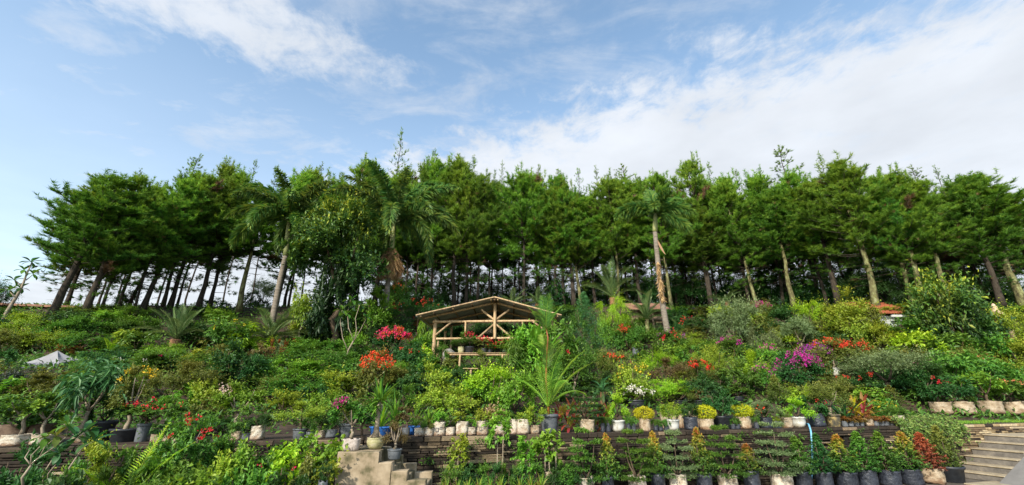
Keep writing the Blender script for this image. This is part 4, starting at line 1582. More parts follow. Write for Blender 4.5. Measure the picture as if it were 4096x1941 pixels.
# ------------------------------------------------------------------ lipstick palm in its grey bucket
p = base(549.5, ('t', .32))
root = thing('lipstick_palm', 'lipstick palm with orange red stem growing from a big grey bucket', 'palm', p)
m = mpp(p)
add_pot(root, 'grey', 19 * m, zat(414.5, p.y) - p.z)
solidmat('redshaft', (.19, .05, .018), (.32, .11, .035), scale=6, stretch=(2, 2, .4), rough=.45)
def loc_(px, py):
    return at(px, py, p.y) - p
mb = MB()
pts = [loc_(549, 417), loc_(547.5, 395), loc_(546, 378), loc_(547, 352), loc_(548, 338), loc_(545.5, 325)]
mb.tube([tuple(v) for v in pts], [.028, .024, .022, .02, .018, .01], 8)
link('crownshaft', mb.mesh('redstem', MATS['redshaft']), root)
for i_l, (px, py, L, specs) in enumerate([(546, 332, .95, [(100, 86, 15, 1), (-70, 80, 25, .95), (20, 72, 35, .9), (180, 70, 40, .8), (-120, 64, 60, .8), (60, 66, 60, .85)]), (547, 372, .9, [(170, 78, 30, .9), (20, 76, 35, .95), (-90, 70, 40, .9)]), (547, 356, .8, [(100, 76, 30, .9), (10, 66, 50, .9), (180, 60, 50, .95), (230, 50, 60, .85), (-40, 62, 50, .7)]),
                          (548, 408, 1.5, [(-50, 82, 30, 1.0), (10, 74, 35, 1.05), (-75, 56, 70, .9), (30, 50, 70, .85), (150, 60, 60, .85), (60, 72, 40, .9), (180, 74, 30, .9), (-110, 66, 50, .85), (-20, 60, 50, .95)])]):
    add_fronds(root, loc_(px, py), L, specs, 'flat', 'green' if i_l < 2 else 'bright', nl=28, ll=.28, lw=.011, rachis='bright')

# ------------------------------------------------------------------ areca palms in the yard
def areca(label, px, off, top, fr, L, mat='lime'):
    p = base(px, ('g', off), .6)
    root = thing('areca_palm', label, 'palm', p, 'areca palms below the wall')
    h = zat(top, p.y) - p.z
    mb = MB()
    for i in range(4):
        a = i * 1.7
        mb.tube([(math.cos(a) * .04, math.sin(a) * .04, 0), (math.cos(a) * .06, math.sin(a) * .05, h * .25), (math.cos(a) * .1, math.sin(a) * .07, h * .45)], [.016, .013, .008], 5)
    link('stem', mb.mesh('canes', MATS['orange']), root, kind='stuff')
    add_fronds(root, (0, 0, h * .32), round(h * .75, 1), fr, 'flat', mat, nl=26, ll=.24, lw=.016, rachis='yellow')
areca('areca palm with yellow green fronds left of the red flowered shrub', 127, 1.5, 433, [(60, 80, 25, 1), (20, 72, 45, .95), (110, 76, 40, .9), (200, 70, 55, .8), (-60, 60, 60, .8), (-10, 64, 60, .7)], 1.2)
areca('small areca palm with one broad frond below the white sack', 262, .8, 427, [(0, 60, 30, 1.0), (40, 72, 40, .8), (170, 60, 60, .7), (-60, 50, 60, .6)], .9, 'bright')
areca('thin yellow stemmed areca palm among shrubs below the wall', 200, 1.3, 452, [(60, 82, 30, .9), (200, 70, 50, .7), (-20, 66, 50, .7)], .8)

# ------------------------------------------------------------------ large trees
def tree(name, label, px, b, top, w, cbot, kind, col, form='tree', trunk='barkbrown', r=.12, extra=(), cpx=None, fl=None, grp=None):
    p = base(px, b)
    root = thing(name, label, 'tree', p, grp)
    if not isinstance(b, tuple):
        HAND.append((px if cpx is None else cpx, (top + cbot) / 2, w, cbot - top))
    zt, zb = zat(top, p.y), zat(cbot, p.y)
    m = mpp((p.x, p.y, (zt + zb) / 2))
    ox = 0 if cpx is None else (cpx - 512) / F * depth(p.y, (zt + zb) / 2) - p.x
    link('trunk', stems_mesh(zb - p.z, (ox, 0), w * m, zt - zb, r, 6, NP_RNG, MATS[trunk], fork=.6), root)
    add_crown(root, kind, form, col, (ox, 0, zb - p.z), w * m, zt - zb, name='crown')
    for (k2, f2, c2, dxp, tp, bt, w2) in extra:
        z0 = zat(bt, p.y) - p.z; z1 = zat(tp, p.y) - p.z
        xx = (dxp - 512) / F * depth(p.y, p.z + z0) - p.x
        add_crown(root, k2, f2, c2, (xx, RND.uniform(-.5, .2), z0), w2 * m, z1 - z0, name='crown')
    if fl:
        link('flowers', flower_mesh(w * m, zt - zb, MATS[fl[0]], *fl[1:], NP_RNG), root, (ox, 0, zb - p.z), kind='stuff')
    return root


leafmat('roundtree', [(.008, .024, .006), (.018, .05, .009), (.08, .135, .016), (.50, .48, .04)], rough=.5, trans=.2, spec=.35)
leafmat('rounddark', [(.006, .02, .006), (.013, .038, .009), (.04, .085, .015)], rough=.5, trans=.15)
tree('broadleaf_tree', 'big round headed broadleaf tree with glossy dark leaves and yellow young tips', 331, 350, 203, 76, 278, 'gl', 'roundtree', r=.17,
     extra=[('gl', 'dome', 'roundtree', 349, 204, 238, 42), ('gl', 'dome', 'roundtree', 320, 207, 244, 42), ('gl', 'dome', 'roundtree', 306, 234, 268, 38), ('gl', 'dome', 'roundtree', 357, 234, 270, 30), ('gl', 'dome', 'rounddark', 330, 262, 330, 36), ('gl', 'dome', 'rounddark', 350, 266, 306, 28), ('gl', 'dome', 'rounddark', 316, 292, 332, 24)])
tree('young_tree', 'sapling with yellow young leaves in front of the leaning palm trunk', 299, 345, 292, 24, 322, 'lg', 'yellow', 'dome', 'barkpale', .07)
tree('leafy_tree', 'fresh green leafy tree behind the red flowering bush', 366, 345, 290, 34, 330, 'ov', 'bright', 'tree', r=.09, extra=[('ov', 'dome', 'green', 352, 300, 335, 26)])
tree('leafy_tree', 'little tree with orange flowers at the foot of the tall palm', 396, 312, 284, 20, 304, 'ov', 'green', 'dome', r=.06, fl=('f_orange', 'cap', 14, .09))
tree('weeping_tree', 'bright green weeping tree left of the tin roofed hut', 616, 345, 296, 31, 326, 'fe', 'lime', 'weep', 'barkbrown', .08, extra=[('ov', 'dome', 'bright', 610, 318, 348, 24)])
tree('casuarina', 'soft feathery dark green casuarina right of the pavilion', 588, 362, 292, 40, 354, 'fe', 'blue', 'cone', 'barkbrown', .07, extra=[('fe', 'weep', 'green', 584, 312, 356, 34)])
tree('round_tree', 'round yellow green tree left of the red roof', 858, 348, 291, 44, 338, 'ov', 'yellow', 'tree', r=.10, extra=[('ov', 'dome', 'yellow', 846, 306, 338, 30), ('ov', 'dome', 'olive', 872, 308, 342, 26)])
tree('broadleaf_tree', 'dark broadleaf tree with pale new leaves beside the stone ornament', 962, 352, 274, 52, 338, 'gl', 'roundtree', 'tree', r=.12, extra=[('gl', 'dome', 'roundtree', 948, 290, 338, 36), ('gl', 'dome', 'dark', 978, 294, 340, 34)])
tree('young_tree', 'bright young tree on the ridge right of the dark green dome', 811, 326, 301, 24, 322, 'ov', 'lime', 'dome', r=.05)
tree('edge_tree', 'fine leaved dark bough reaching in at the left edge', -14, 312, 280, 30, 306, 'fi', 'dark', 'dome', 'bark', .06)
tree('far_tree', 'pale green tree far behind the left foxtail palm', 262, ('r', 9), 279, 26, 300, 'fi', 'grey', 'spread', r=.06)
tree('far_tree', 'leafy sapling silhouetted against sky between the left pines', 124, ('r', 2), 290, 18, 306, 'ov', 'dark', 'dome', r=.04)
for i, (px, t, w) in enumerate([(215, 298, 24), (256, 292, 22), (412, 288, 28), (437, 286, 30), (480, 290, 26), (556, 288, 30), (590, 284, 34), (640, 284, 34), (668, 278, 36), (690, 276, 40), (712, 280, 36), (738, 278, 34),
                                (772, 286, 36), (806, 288, 34), (838, 280, 40), (866, 276, 44), (892, 274, 44), (916, 276, 40), (944, 278, 44), (990, 282, 40), (1018, 284, 36)]):
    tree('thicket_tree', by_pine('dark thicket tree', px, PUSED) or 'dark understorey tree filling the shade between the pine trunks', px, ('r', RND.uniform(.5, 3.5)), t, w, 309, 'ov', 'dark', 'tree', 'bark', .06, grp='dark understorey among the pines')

for i in range(42):
    px = 392 + i * 15 + RND.uniform(-6, 6)
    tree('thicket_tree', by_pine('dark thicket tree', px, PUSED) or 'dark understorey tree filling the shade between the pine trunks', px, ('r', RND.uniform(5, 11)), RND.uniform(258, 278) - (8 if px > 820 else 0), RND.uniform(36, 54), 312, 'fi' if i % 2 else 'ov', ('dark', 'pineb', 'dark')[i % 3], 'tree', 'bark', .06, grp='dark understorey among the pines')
# grey stemmed frangipani with few leaves beside the round tree
def branchy(name, label, px, b, segs, y_=None, mat='barkpale', leaves=(), lcol=('blue',), ls=.26, cat='tree', r=.05):
    p = base(px, b)
    root = thing(name, label, cat, p)
    mb = MB()
    for pts, r0, r1 in segs:
        q = [at(a, c, p.y) - p for a, c in pts]
        q = [(v.x, v.y + .06 * math.sin(v.z * 3 + i), v.z) for i, v in enumerate(q)]
        mb.tube(q, np.linspace(r0, r1, len(q)), 6)
    link('trunk', mb.mesh('branching_trunk', MATS[mat]), root)
    for i, (a, c, n, L) in enumerate(leaves):
        rosette(root, at(a, c, p.y) - p, n, L, L * .34, math.radians(55), math.radians(-15), .5, 1.1, [lcol[i % len(lcol)]], i + int(px), shape=.55, stalk=.12)
    return root
branchy('thin_tree', 'leaning pale trunked tree with a few leaf tufts at the left edge', -1, 329, [([(-1, 329), (8, 311), (16, 297), (22, 286), (27, 276), (31, 262)], .09, .025), ([(16, 297), (10, 292), (8, 288)], .03, .012), ([(22, 286), (15, 281), (12, 278)], .03, .012), ([(25, 280), (33, 274)], .025, .012)],
        leaves=[(31, 262, 8, .5), (10, 290, 8, .5), (14, 280, 8, .45), (33, 274, 7, .45), (20, 288, 7, .45), (24, 270, 7, .45)], lcol=('dark', 'green'))
branchy('frangipani', 'grey branching frangipani with sparse leaves between round tree and red bougainvillea', 346, 362,
        [([(346, 362), (348, 350), (354, 341)], .04, .03), ([(354, 341), (349, 328), (347, 312), (351, 300)], .022, .010), ([(354, 341), (357, 330), (355, 318), (360, 305)], .022, .010), ([(348, 352), (343, 338), (340, 322), (342, 310)], .022, .010),
         ([(351, 345), (361, 330), (366, 318)], .018, .008)], leaves=[(351, 300, 7, .45), (360, 305, 7, .45), (342, 310, 7, .45), (366, 318, 7, .4), (347, 314, 6, .4)], lcol=('green', 'dark'))
branchy('frangipani', 'pale bare branched frangipani in the yard at the left', 22.5, ('g', 2.1),
        [([(22.5, 492), (27, 477), (34, 465)], 0.0154, 0.0132), ([(34, 465), (30, 457), (30, 450)], 0.0088, 0.0060), ([(34, 465), (36, 455), (41, 445), (45, 438)], 0.0077, 0.0042), ([(34, 464), (44, 457), (54, 447), (62, 437), (66, 429), (67, 424)], 0.0083, 0.0048), ([(43, 457), (49, 446), (56, 436)], 0.0055, 0.0036)],
        leaves=[(67, 424, 8, .17), (56, 436, 7, .2), (45, 438, 7, .2)], lcol=('green', 'olive'))
branchy('frangipani', 'two pale stems carrying a rosette of oval green leaves in the yard', 42, ('g', 2.1),
        [([(42, 490), (48, 473), (56, 456)], 0.0088, 0.0066), ([(45, 490), (53, 473), (61, 460)], 0.0072, 0.0054)], leaves=[(60, 453, 13, .22), (57, 456, 6, .2)], lcol=('blue',))
branchy('frangipani', 'single pale knotted stem with leafy twigs right of the oval leaved rosette', 64, ('g', 2.1),
        [([(64, 490), (72, 470), (79, 455), (81, 445)], 0.0110, 0.0072), ([(79, 455), (88, 446), (94, 441)], 0.0055, 0.0036)], leaves=[(76, 438, 10, .24), (94, 441, 9, .24), (84, 432, 8, .2)], lcol=('blue', 'dark'))
branchy('bare_shrub', 'pale bare forked stems under a grey green crown below the curved palm', 663, 355,
        [([(663, 355), (660, 348), (657, 341)], .03, .012), ([(663, 355), (666, 346), (668, 339)], .03, .012), ([(663, 354), (663, 345), (662, 338)], .025, .01)], leaves=[(657, 341, 7, .4), (668, 339, 7, .4), (662, 338, 7, .4)], lcol=('grey',), cat='shrub')

# ------------------------------------------------------------------ bamboo pavilion
solidmat('bamboo', None, scale=3, stretch=(4, 4, .5), rough=.6, stops=[(.3, (.20, .12, .06)), (.5, (.38, .26, .14)), (.75, (.50, .37, .22))], vary=.3)
solidmat('bamboo_dark', (.06, .035, .02), (.16, .10, .055), scale=4, stretch=(4, 4, .6), rough=.7)
solidmat('roofsheet', None, scale=2.5, rough=.6, stops=[(.3, (.24, .26, .27)), (.55, (.38, .40, .41)), (.8, (.50, .51, .51))], spec=.4)
YF, YB = 20.0, 23.2
zf = hill(-.04, 18.6)
C0 = at(494.5, 360, YF); C0.z = zf
pav = thing('bamboo_pavilion', 'open bamboo pavilion with a gabled sheet roof among the plants', 'pavilion', C0)
def Z(py):
    return zat(py, YF) - zf
def X(px, py=320):
    return at(px, py, YF).x - C0.x
zl, zr_ = Z(322), Z(339)
ridge, eave = Z(301.3), Z(318.6)
def pole(name, a, b, r=.05, mat='bamboo', par=None):
    a = np.array(a, float); b = np.array(b, float)
    n = max(3, int(np.linalg.norm(b - a) / .32))
    s = np.linspace(0, 1, n * 3 + 1)[:, None]
    k = np.arange(n * 3 + 1) % 3 == 0
    mb = MB(); mb.tube(a + (b - a) * s, np.where(k, r * 1.1, r), 8)
    return link(name, mb.mesh('bamboo_pole', MATS[mat]), par or pav)
xl, xr = X(435.5), X(552)
D_ = YB - YF
for x in (xl, xr):
    pole('post', (x, 0, -.5), (x, 0, zl + .1), .085)
    pole('post', (x + (.18 if x < 0 else -.18), .02, -.5), (x + (.18 if x < 0 else -.18), .02, zr_), .045)
    pole('post', (x, D_, .2), (x, D_, zl + .05), .06)
    pole('post', (x * .8, D_ * .5, -.2), (x * .8, D_ * .5, zl), .05)
pole('tie_beam', (xl - .1, -.06, zl), (xr + .1, -.06, zl + .05), .055)
pole('lower_rail', (xl + .1, -.06, zr_), (xr, -.06, zr_ + .05), .05)
pole('king_post', (0, -.15, Z(339.5)), (0, -.15, ridge - .12), .07)
pole('strut', (0, -.1, zl + .05), (X(481), -.1, Z(310)), .05)
pole('strut', (0, -.1, zl + .05), (X(509.5), -.1, Z(310)), .05)
pole('strut', (0, -.1, zl - .08), (X(479), -.1, zr_ + .05), .045)
pole('strut', (0, -.1, zl - .08), (X(511), -.1, zr_ + .08), .045)
pole('strut', (xl + .05, -.1, Z(335.5)), (X(452.5), -.1, zl), .045)
pole('strut', (xr - .05, -.1, Z(335.5)), (X(533), -.1, zl), .045)
pole('strut', (X(466), -.1, zr_), (X(466), -.1, zl), .04)
pole('strut', (X(522.5), -.1, zr_), (X(522.5), -.1, zl), .04)
ex = X(421.5); ex2 = X(558)
FO = -.75
for k, yy in enumerate((-.15, D_ * .5, D_)):
    for e in (ex * .97, ex2 * .97):
        pole('rafter', (0, yy, ridge - .10), (e, yy, eave - .02), .05)
for f in (.05, .30, .55, .80, .97):
    for e in (ex, ex2):
        pole('purlin', (e * f, FO, ridge + (eave - ridge) * f - .045), (e * f, D_ + .3, ridge + (eave - ridge) * f - .045), .03, 'bamboo_dark' if f in (.30, .80) else 'bamboo')
pole('ridge_pole', (0, FO, ridge - .06), (0, D_ + .3, ridge - .06), .06, 'bamboo_dark')
for side, e in ((-1, ex), (1, ex2)):
    for j in range(5):
        y0 = FO + j * (D_ + 1.0) / 5; y1 = FO + (j + 1) * (D_ + 1.0) / 5 + .06
        nseg, ny = 8, 9
        v = []
        for lift in (0.0, .012):
            for a in range(nseg + 1):
                f = a / nseg * 1.03
                for b in range(ny):
                    yy = y0 + (y1 - y0) * b / (ny - 1)
                    v.append((e * f, yy, ridge + .012 * j % .02 + (eave - ridge) * f + .016 * (b % 2) + lift + .02 * math.sin(a * 2.1 + j)))
        f_ = []
        nn = (nseg + 1) * ny
        for a in range(nseg):
            for b in range(ny - 1):
                q = a * ny + b
                f_ += [(q, q + 1, q + ny + 1), (q, q + ny + 1, q + ny), (nn + q, nn + q + ny + 1, nn + q + 1), (nn + q, nn + q + ny, nn + q + ny + 1)]
        for b in range(ny - 1):
            for q in (b, nseg * ny + b):
                f_ += [(q, nn + q, nn + q + 1), (q, nn + q + 1, q + 1)]
        for a in range(nseg):
            for q in (a * ny, a * ny + ny - 1):
                f_ += [(q, q + ny, nn + q + ny), (q, nn + q + ny, nn + q)]
        mb = MB(); mb.add(v, f_)
        link('roof_sheet', mb.mesh('roof_sheet', MATS['roofsheet']), pav)
    pole('barge_board', (0, FO - .03, ridge + .03), (e * 1.03, FO - .03, eave + .015), .035)

# plant bench inside, of bamboo laths
pb = base(478, 379)
bench = thing('bamboo_plant_bench', 'bamboo plant bench with flower pots under the pavilion roof', 'bench', pb)
zt = zat(352.5, pb.y) - pb.z
x0 = at(447, 352, pb.y).x - pb.x; x1 = at(509.5, 352, pb.y).x - pb.x
for k in range(7):
    mb = MB(); mb.box((x0 + .05 * (k % 2), k * .13, zt - .03), (x1 - .07 * ((k + 1) % 2), k * .13 + .10, zt), bev=.008)
    link('lath', mb.mesh('lath', MATS['bamboo']), bench)
for x in (x0 + .45, x0 + .2, x1 - .3):
    pole('leg', (x, .06 if x > x0 + .3 else .7, -.3), (x + .04, .06 if x > x0 + .3 else .7, zt - .035), .04, par=bench)
pole('rail', (x0 + .1, .06, zt - .07), (x1, .06, zt - .08), .035, par=bench)
pb2 = base(469, 388)
lb = thing('low_bamboo_shelf', 'low bamboo shelf with one plank below the plant bench', 'shelf', pb2)
zt2 = zat(368, pb2.y) - pb2.z
xa = at(463, 368, pb2.y).x - pb2.x; xb = at(478, 368, pb2.y).x - pb2.x
for k in range(3):
    mb = MB(); mb.box((xa, k * .12, zt2 - .03), (xb, k * .12 + .10, zt2), bev=.008)
    link('lath', mb.mesh('lath', MATS['bamboo']), lb)
pole('leg', (xb - .25, .08, -.1), (xb - .25, .08, zt2 - .03), .04, par=lb)
pole('leg', (xa + .1, .2, -.1), (xa + .1, .2, zt2 - .03), .04, par=lb)

def bench_plant(label, px, pw, pk, rim, top, w, kind, col, fl=None, form='dome'):
    y = pb.y + .4
    p = at(px, 352, y); p.z = pb.z + zt
    root = thing('potted_plant', label, 'potted plant', p, 'pot plants on the bamboo bench')
    m = mpp(p)
    h = zat(rim, y) - p.z
    add_pot(root, pk, pw * m, max(.1, h))
    zt_ = zat(top, y) - p.z
    cw = w * m; hc = (zt_ - h) * .72
    link('stem', stems_mesh(zt_ - h - hc, (0, 0), cw, hc, .012, 4, NP_RNG, MATS['barkbrown']), root, (0, 0, h * .86))
    add_crown(root, kind, form, col, (0, 0, zt_ - hc), cw, hc)
    if fl:
        link('flowers', flower_mesh(cw, hc, MATS[fl[0]], *fl[1:], NP_RNG), root, (0, 0, zt_ - hc), kind='stuff')
bench_plant('leafy plant in a small tan pot on the bamboo bench', 461, 6.5, 'cement', 347, 336, 20, 'fe', 'green')
bench_plant('red flowered plant in a wide dark bowl on the bamboo bench', 469.5, 9.5, 'black', 347, 332, 14, 'ov', 'green', ('f_red', 'side', 5, .09))
bench_plant('plant with bright red flower heads in the middle of the bamboo bench', 484, 7, 'tub', 348.5, 338, 15, 'ov', 'olive', ('f_red', 'cap', 7, .10))
bench_plant('small plant with one red bloom right of the red flower heads', 490, 5, 'tub', 350, 344, 10, 'ov', 'green', ('f_red', 'cap', 2, .10))
bench_plant('plant with red blooms at the right end of the bamboo bench', 505, 6, 'tub', 350, 341, 16, 'ov', 'bright', ('f_red', 'cap', 4, .09))

# ------------------------------------------------------------------ buildings on the ridge, tent
solidmat('limewash', (.34, .37, .36), (.52, .55, .54), scale=2, rough=.9)
solidmat('rustroof', None, scale=4, rough=.85, bump=.4, stops=[(.3, (.15, .075, .05)), (.6, (.27, .14, .09)), (.8, (.34, .25, .19))])
solidmat('redtile', None, scale=5, rough=.85, bump=.4, stops=[(.3, (.20, .05, .022)), (.6, (.34, .10, .045)), (.8, (.38, .16, .08))])
solidmat('timber', (.13, .09, .06), (.28, .20, .13), scale=5, rough=.9)
solidmat('dark_opening', (.008, .008, .008), (.015, .015, .015), rough=.9)
yh = 23.0
a = at(-14, 304, yh); b_ = at(74, 308, yh)
hz = hill(a.x / yh, yh)
HAND.append((34, 312, 96, 18))
hs = thing('white_house', 'low whitewashed house with a flat rusty roof at the left edge', 'house', (b_.x, yh, hz - .4))
wdt = b_.x - a.x
zt3 = zat(308.5, yh) - hz + .4
mb = MB(); mb.box((-wdt, .25, 0), (-.25, 3.5, zt3)); link('wall', mb.mesh('wall', MATS['limewash']), hs)
mb = MB()
mb.add([(-wdt - .3, -.1, zt3 + .22), (.1, -.1, zt3 + .004), (.1, 3.8, zt3 + .25), (-wdt - .3, 3.8, zt3 + .5), (-wdt - .3, -.1, zt3 + .34), (.1, -.1, zt3 + .12), (.1, 3.8, zt3 + .37), (-wdt - .3, 3.8, zt3 + .62)],
       [(0, 1, 2), (0, 2, 3), (4, 6, 5), (4, 7, 6), (0, 5, 1), (0, 4, 5), (1, 6, 2), (1, 5, 6), (2, 7, 3), (2, 6, 7), (3, 4, 0), (3, 7, 4)])
link('roof', mb.mesh('roof', MATS['rustroof']), hs)
for i, px in enumerate((58, 63)):
    q = at(px, 319, yh - 1.0)
    mb = MB(); mb.lathe([(.001, 0), (.2, 0), (.22, .08), (.21, .3), (.23, .33), (.21, .55), (.2, .6), (.001, .61)], 14)
    q.z = hill(q.x / q.y, q.y)
    thing('water_barrel', ('left' if i == 0 else 'right') + ' one of two black barrels against the white house wall', 'barrel', q, 'barrels by the white house', data=mb.mesh('barrel', MATS['p_black'])).scale = (1, 1, (zat(314.5, q.y) - q.z) / .6)

# tin roofed hut
yt = 26.5
a = at(629.5, 310, yt); b_ = at(670, 311, yt)
gz = hill(a.x / yt, yt)
hut = thing('tin_roof_hut', 'little timber hut with a rusty corrugated tin roof', 'hut', (a.x, yt, gz))
wd = b_.x - a.x; zr1 = zat(310.3, yt) - gz; zr2 = zat(303.5, yt + 1.8) - gz
for j in range(5):
    v = []; nx = 11
    x0, x1 = wd * j / 5, wd * (j + 1) / 5 + .04
    for k in range(nx):
        x = x0 + (x1 - x0) * k / (nx - 1); lz = .022 * (k % 2) + .012 * (j % 2)
        v += [(x, -.35, zr1 + lz), (x, 1.8, zr2 + lz), (x, -.35, zr1 + lz - .02), (x, 1.8, zr2 + lz - .02)]
    f_ = []
    for k in range(nx - 1):
        q = k * 4
        f_ += [(q, q + 4, q + 5), (q, q + 5, q + 1), (q + 2, q + 7, q + 6), (q + 2, q + 3, q + 7), (q, q + 2, q + 6), (q, q + 6, q + 4)]
    mb = MB(); mb.add(v, f_); link('roof_sheet', mb.mesh('tin', MATS['rustroof']), hut)
for x in (.35, wd * .52, wd - .5):
    mb = MB(); mb.box((x, -.05, -.3), (x + .14, .09, zr1), bev=.01); link('post', mb.mesh('post', MATS['timber']), hut)
mb = MB(); mb.box((.2, .5, -.3), (wd - .3, .56, zr1 + .1)); link('back_wall', mb.mesh('wall', MATS['timber']), hut)
mb = MB(); mb.box((.2, -.02, zr1 * .62), (wd - .4, .04, zr1 * .78), bev=.01); link('plank', mb.mesh('plank', MATS['timber']), hut)

# red roofed house, only its roof shows
yq = 23.0
a = at(875, 313.5, yq); b_ = at(931, 314, yq)
gz = hill(a.x / yq, yq)
rh = thing('red_roof_house', 'low house with a red tiled roof and white gutter under the right pines', 'house', (a.x, yq, gz))
wd = b_.x - a.x
zA = zat(313.6, yq) - gz; zB = zat(303, yq + 2.6) - gz
nr = 9
for j in range(nr):
    mb = MB()
    y0 = -.15 + 2.75 * j / nr; y1 = -.15 + 2.75 * (j + 1) / nr + .05
    z0 = zA + (zB - zA) * j / nr; z1 = zA + (zB - zA) * (j + 1) / nr - .02
    ix = .25 * j / nr
    nt_ = 22
    for k in range(nt_):
        x0 = ix + (wd - 2 * ix) * k / nt_; x1 = ix + (wd - 2 * ix) * (k + 1) / nt_ - .015
        l = .02 * math.sin(k * 5.1 + j * 3.3)
        mb.add([(x0, y0, z0 + .03 + l), (x1, y0, z0 + .03 + l), (x1, y1, z1 + .03), (x0, y1, z1 + .03), ((x0 + x1) / 2, y0, z0 + .075 + l), ((x0 + x1) / 2, y1, z1 + .07), (x0, y0, z0 - .02), (x1, y0, z0 - .02)],
               [(0, 4, 5), (0, 5, 3), (4, 1, 2), (4, 2, 5), (0, 1, 4), (6, 7, 1), (6, 1, 0)])
    link('tile_course', mb.mesh('tile_course', MATS['redtile']), rh, kind='stuff')
mb = MB(); mb.box((.15, .2, -.6), (wd - .15, 2.4, zA - .08)); link('wall', mb.mesh('wall', MATS['limewash']), rh)
mb = MB(); mb.box((.7, -.24, zA - .22), (wd + .05, -.12, zA - .10), bev=.01); link('gutter', mb.mesh('gutter', MATS['p_white']), rh)

# pale stepped stone ornament
q = at(997.5, 316, 21.5)
q.z = hill(q.x / q.y, q.y)
hO = zat(304, q.y) - q.z
orn = thing('stone_ornament', 'pale peach stone garden lantern standing between pine trunks', 'ornament', q)
solidmat('peachstone', (.45, .30, .19), (.66, .50, .36), scale=6, rough=.9, bump=.3)
for nm, prof in (('plinth', [(.0, 0), (.34, 0), (.34, .25), (.28, .28), (.0, .28)]), ('body', [(.0, .281), (.22, .281), (.25, .42), (.22, .56), (.0, .56)]), ('cap', [(.0, .561), (.38, .561), (.36, .62), (.2, .76), (.1, .84), (.11, .9), (.05, 1.0), (0.001, 1.02)])):
    mb = MB(); mb.lathe([(max(r, .001), z * hO) for r, z in prof], 12, sq=.5); link(nm, mb.mesh(nm, MATS['peachstone']), orn)

# white pyramid tent
HAND.append((50, 362, 84, 34))
yt = 14.6
ap = at(57.7, 350.5, yt + .5)
gz = hill(ap.x / ap.y, ap.y)
tent = thing('gazebo_tent', 'white pyramid topped gazebo tent half buried in foliage', 'tent', (ap.x, ap.y, gz))
solidmat('tentcloth', (.20, .197, .2), (.29, .285, .285), scale=1.5, rough=.7)
solidmat('tentvalance', (.13, .13, .17), (.2, .2, .25), scale=2, rough=.7)
A = np.array([0, 0, ap.z - gz])
C = [at(59, 363, yt - .35), at(80, 359.5, yt + .6), at(56, 358, yt + 1.9), at(22, 363.5, yt + .1)]
C = [np.array(c) - np.array(tent.location) for c in C]
for i in range(4):
    a_, b2 = C[i], C[(i + 1) % 4]
    v = []; f_ = []
    nn = 6
    for r_i in range(nn + 1):
        s = r_i / nn
        for k in range(nn + 1):
            e = a_ + (b2 - a_) * k / nn
            pt = A + (e - A) * s
            pt[2] -= .10 * math.sin(s * math.pi) * (1 - .6 * abs(2 * k / nn - 1))
            v.append(pt)
    for r_i in range(nn):
        for k in range(nn):
            q0 = r_i * (nn + 1) + k
            f_ += [(q0, q0 + nn + 1, q0 + nn + 2), (q0, q0 + nn + 2, q0 + 1)]
    mb = MB(); mb.add(v, f_, .5, 0, True); link('roof_panel', mb.mesh('panel', MATS['tentcloth']), tent)
    v = []; f_ = []
    for k in range(9):
        e = a_ + (b2 - a_) * k / 8
        v += [e, e - [0, 0, .22 + .02 * (k % 2)]]
    for k in range(8):
        f_ += [(2 * k, 2 * k + 1, 2 * k + 3), (2 * k, 2 * k + 3, 2 * k + 2)]
    mb = MB(); mb.add(v, f_); link('valance', mb.mesh('valance', MATS['tentvalance']), tent)
    mb = MB(); mb.tube([a_ * .99 + [0, 0, -.02], np.array([a_[0] * .99, a_[1] * .99, -.2])], .025, 6); link('leg', mb.mesh('leg', MATS['p_grey']), tent)

# blue hose down the wall
mb = MB()
ph = [wall_pt(806, .35, Z1 + .05), wall_pt(808.5, .12, Z1 + .10), wall_pt(811, -.08, .93), wall_pt(812.2, -.10, .6), wall_pt(812.5, -.11, .2), wall_pt(811.5, -.14, -.1), wall_pt(810.5, -.35, Z0 + .02), wall_pt(812, -.7, Z0 + .02)]
t = np.linspace(0, 1, len(ph)); s = np.linspace(0, 1, 40)
q = np.stack([np.interp(s, t, [v[i] for v in ph]) for i in range(3)], 1)
for _ in range(2):
    q[1:-1] = (q[:-2] + 2 * q[1:-1] + q[2:]) / 4
mb.tube(q - q[0], .022, 7)
solidmat('hose', (.12, .36, .55), (.2, .46, .66), scale=8, rough=.4)
thing('garden_hose', 'light blue garden hose hanging down the stone wall', 'hose', tuple(q[0]), data=mb.mesh('hose', MATS['hose']))
# ------------------------------------------------------------------ shrubs of the slope, from the ridge down
def S(label, px, b, top, w, kind='ov', col='green', name='leafy_shrub', cat='shrub', **k):
    return plant(name, cat, label, px, b, top, w, kind, col, **k)


def B(label, px, b, top, w, fl, col='green', kind='ov', **k):
    return plant('bougainvillea', 'flowering shrub', label, px, b, top, w, kind, col, fl=fl, **k)


# left of the round tree
S('yellow green creeper mound in front of the white house', 30, 336, 314, 34, 'ov', 'yellow')
S('brown tinged olive creeper at the left edge below the white house', 6, 356, 330, 36, 'ov', 'olive')
S('green climber hiding the foot of the thick leaning pine', 58, 340, 322, 36)
S('low green shrub between the two stout pines by the white house', 88, 334, 317, 36, 'ov', 'green')
S('yellow topped shrub with a dark underside below the thin pines', 113, 330, 312, 34, 'lg', 'bright')
S('yellow leaved shrub directly above the tent peak', 46, 350, 331, 34, 'ov', 'yellow')
S('mid green shrub right of the tent peak', 80, 352, 333, 40)
S('weeping shrub with brown and lime long leaves', 119, 352, 330, 28, 'dr', 'yellow', form='weep')
S('brown leaved sprig just behind the tent peak', 70, 355, 346, 22, 'ov', 'rust')
S('dark purple leaved shrub covering the left side of the tent', 17, 396, 367, 40, 'ov', 'purple')
S('bright oval leaved seedling clump at the left edge below the tent', 7, 404, 379, 26, 'lg', 'bright')
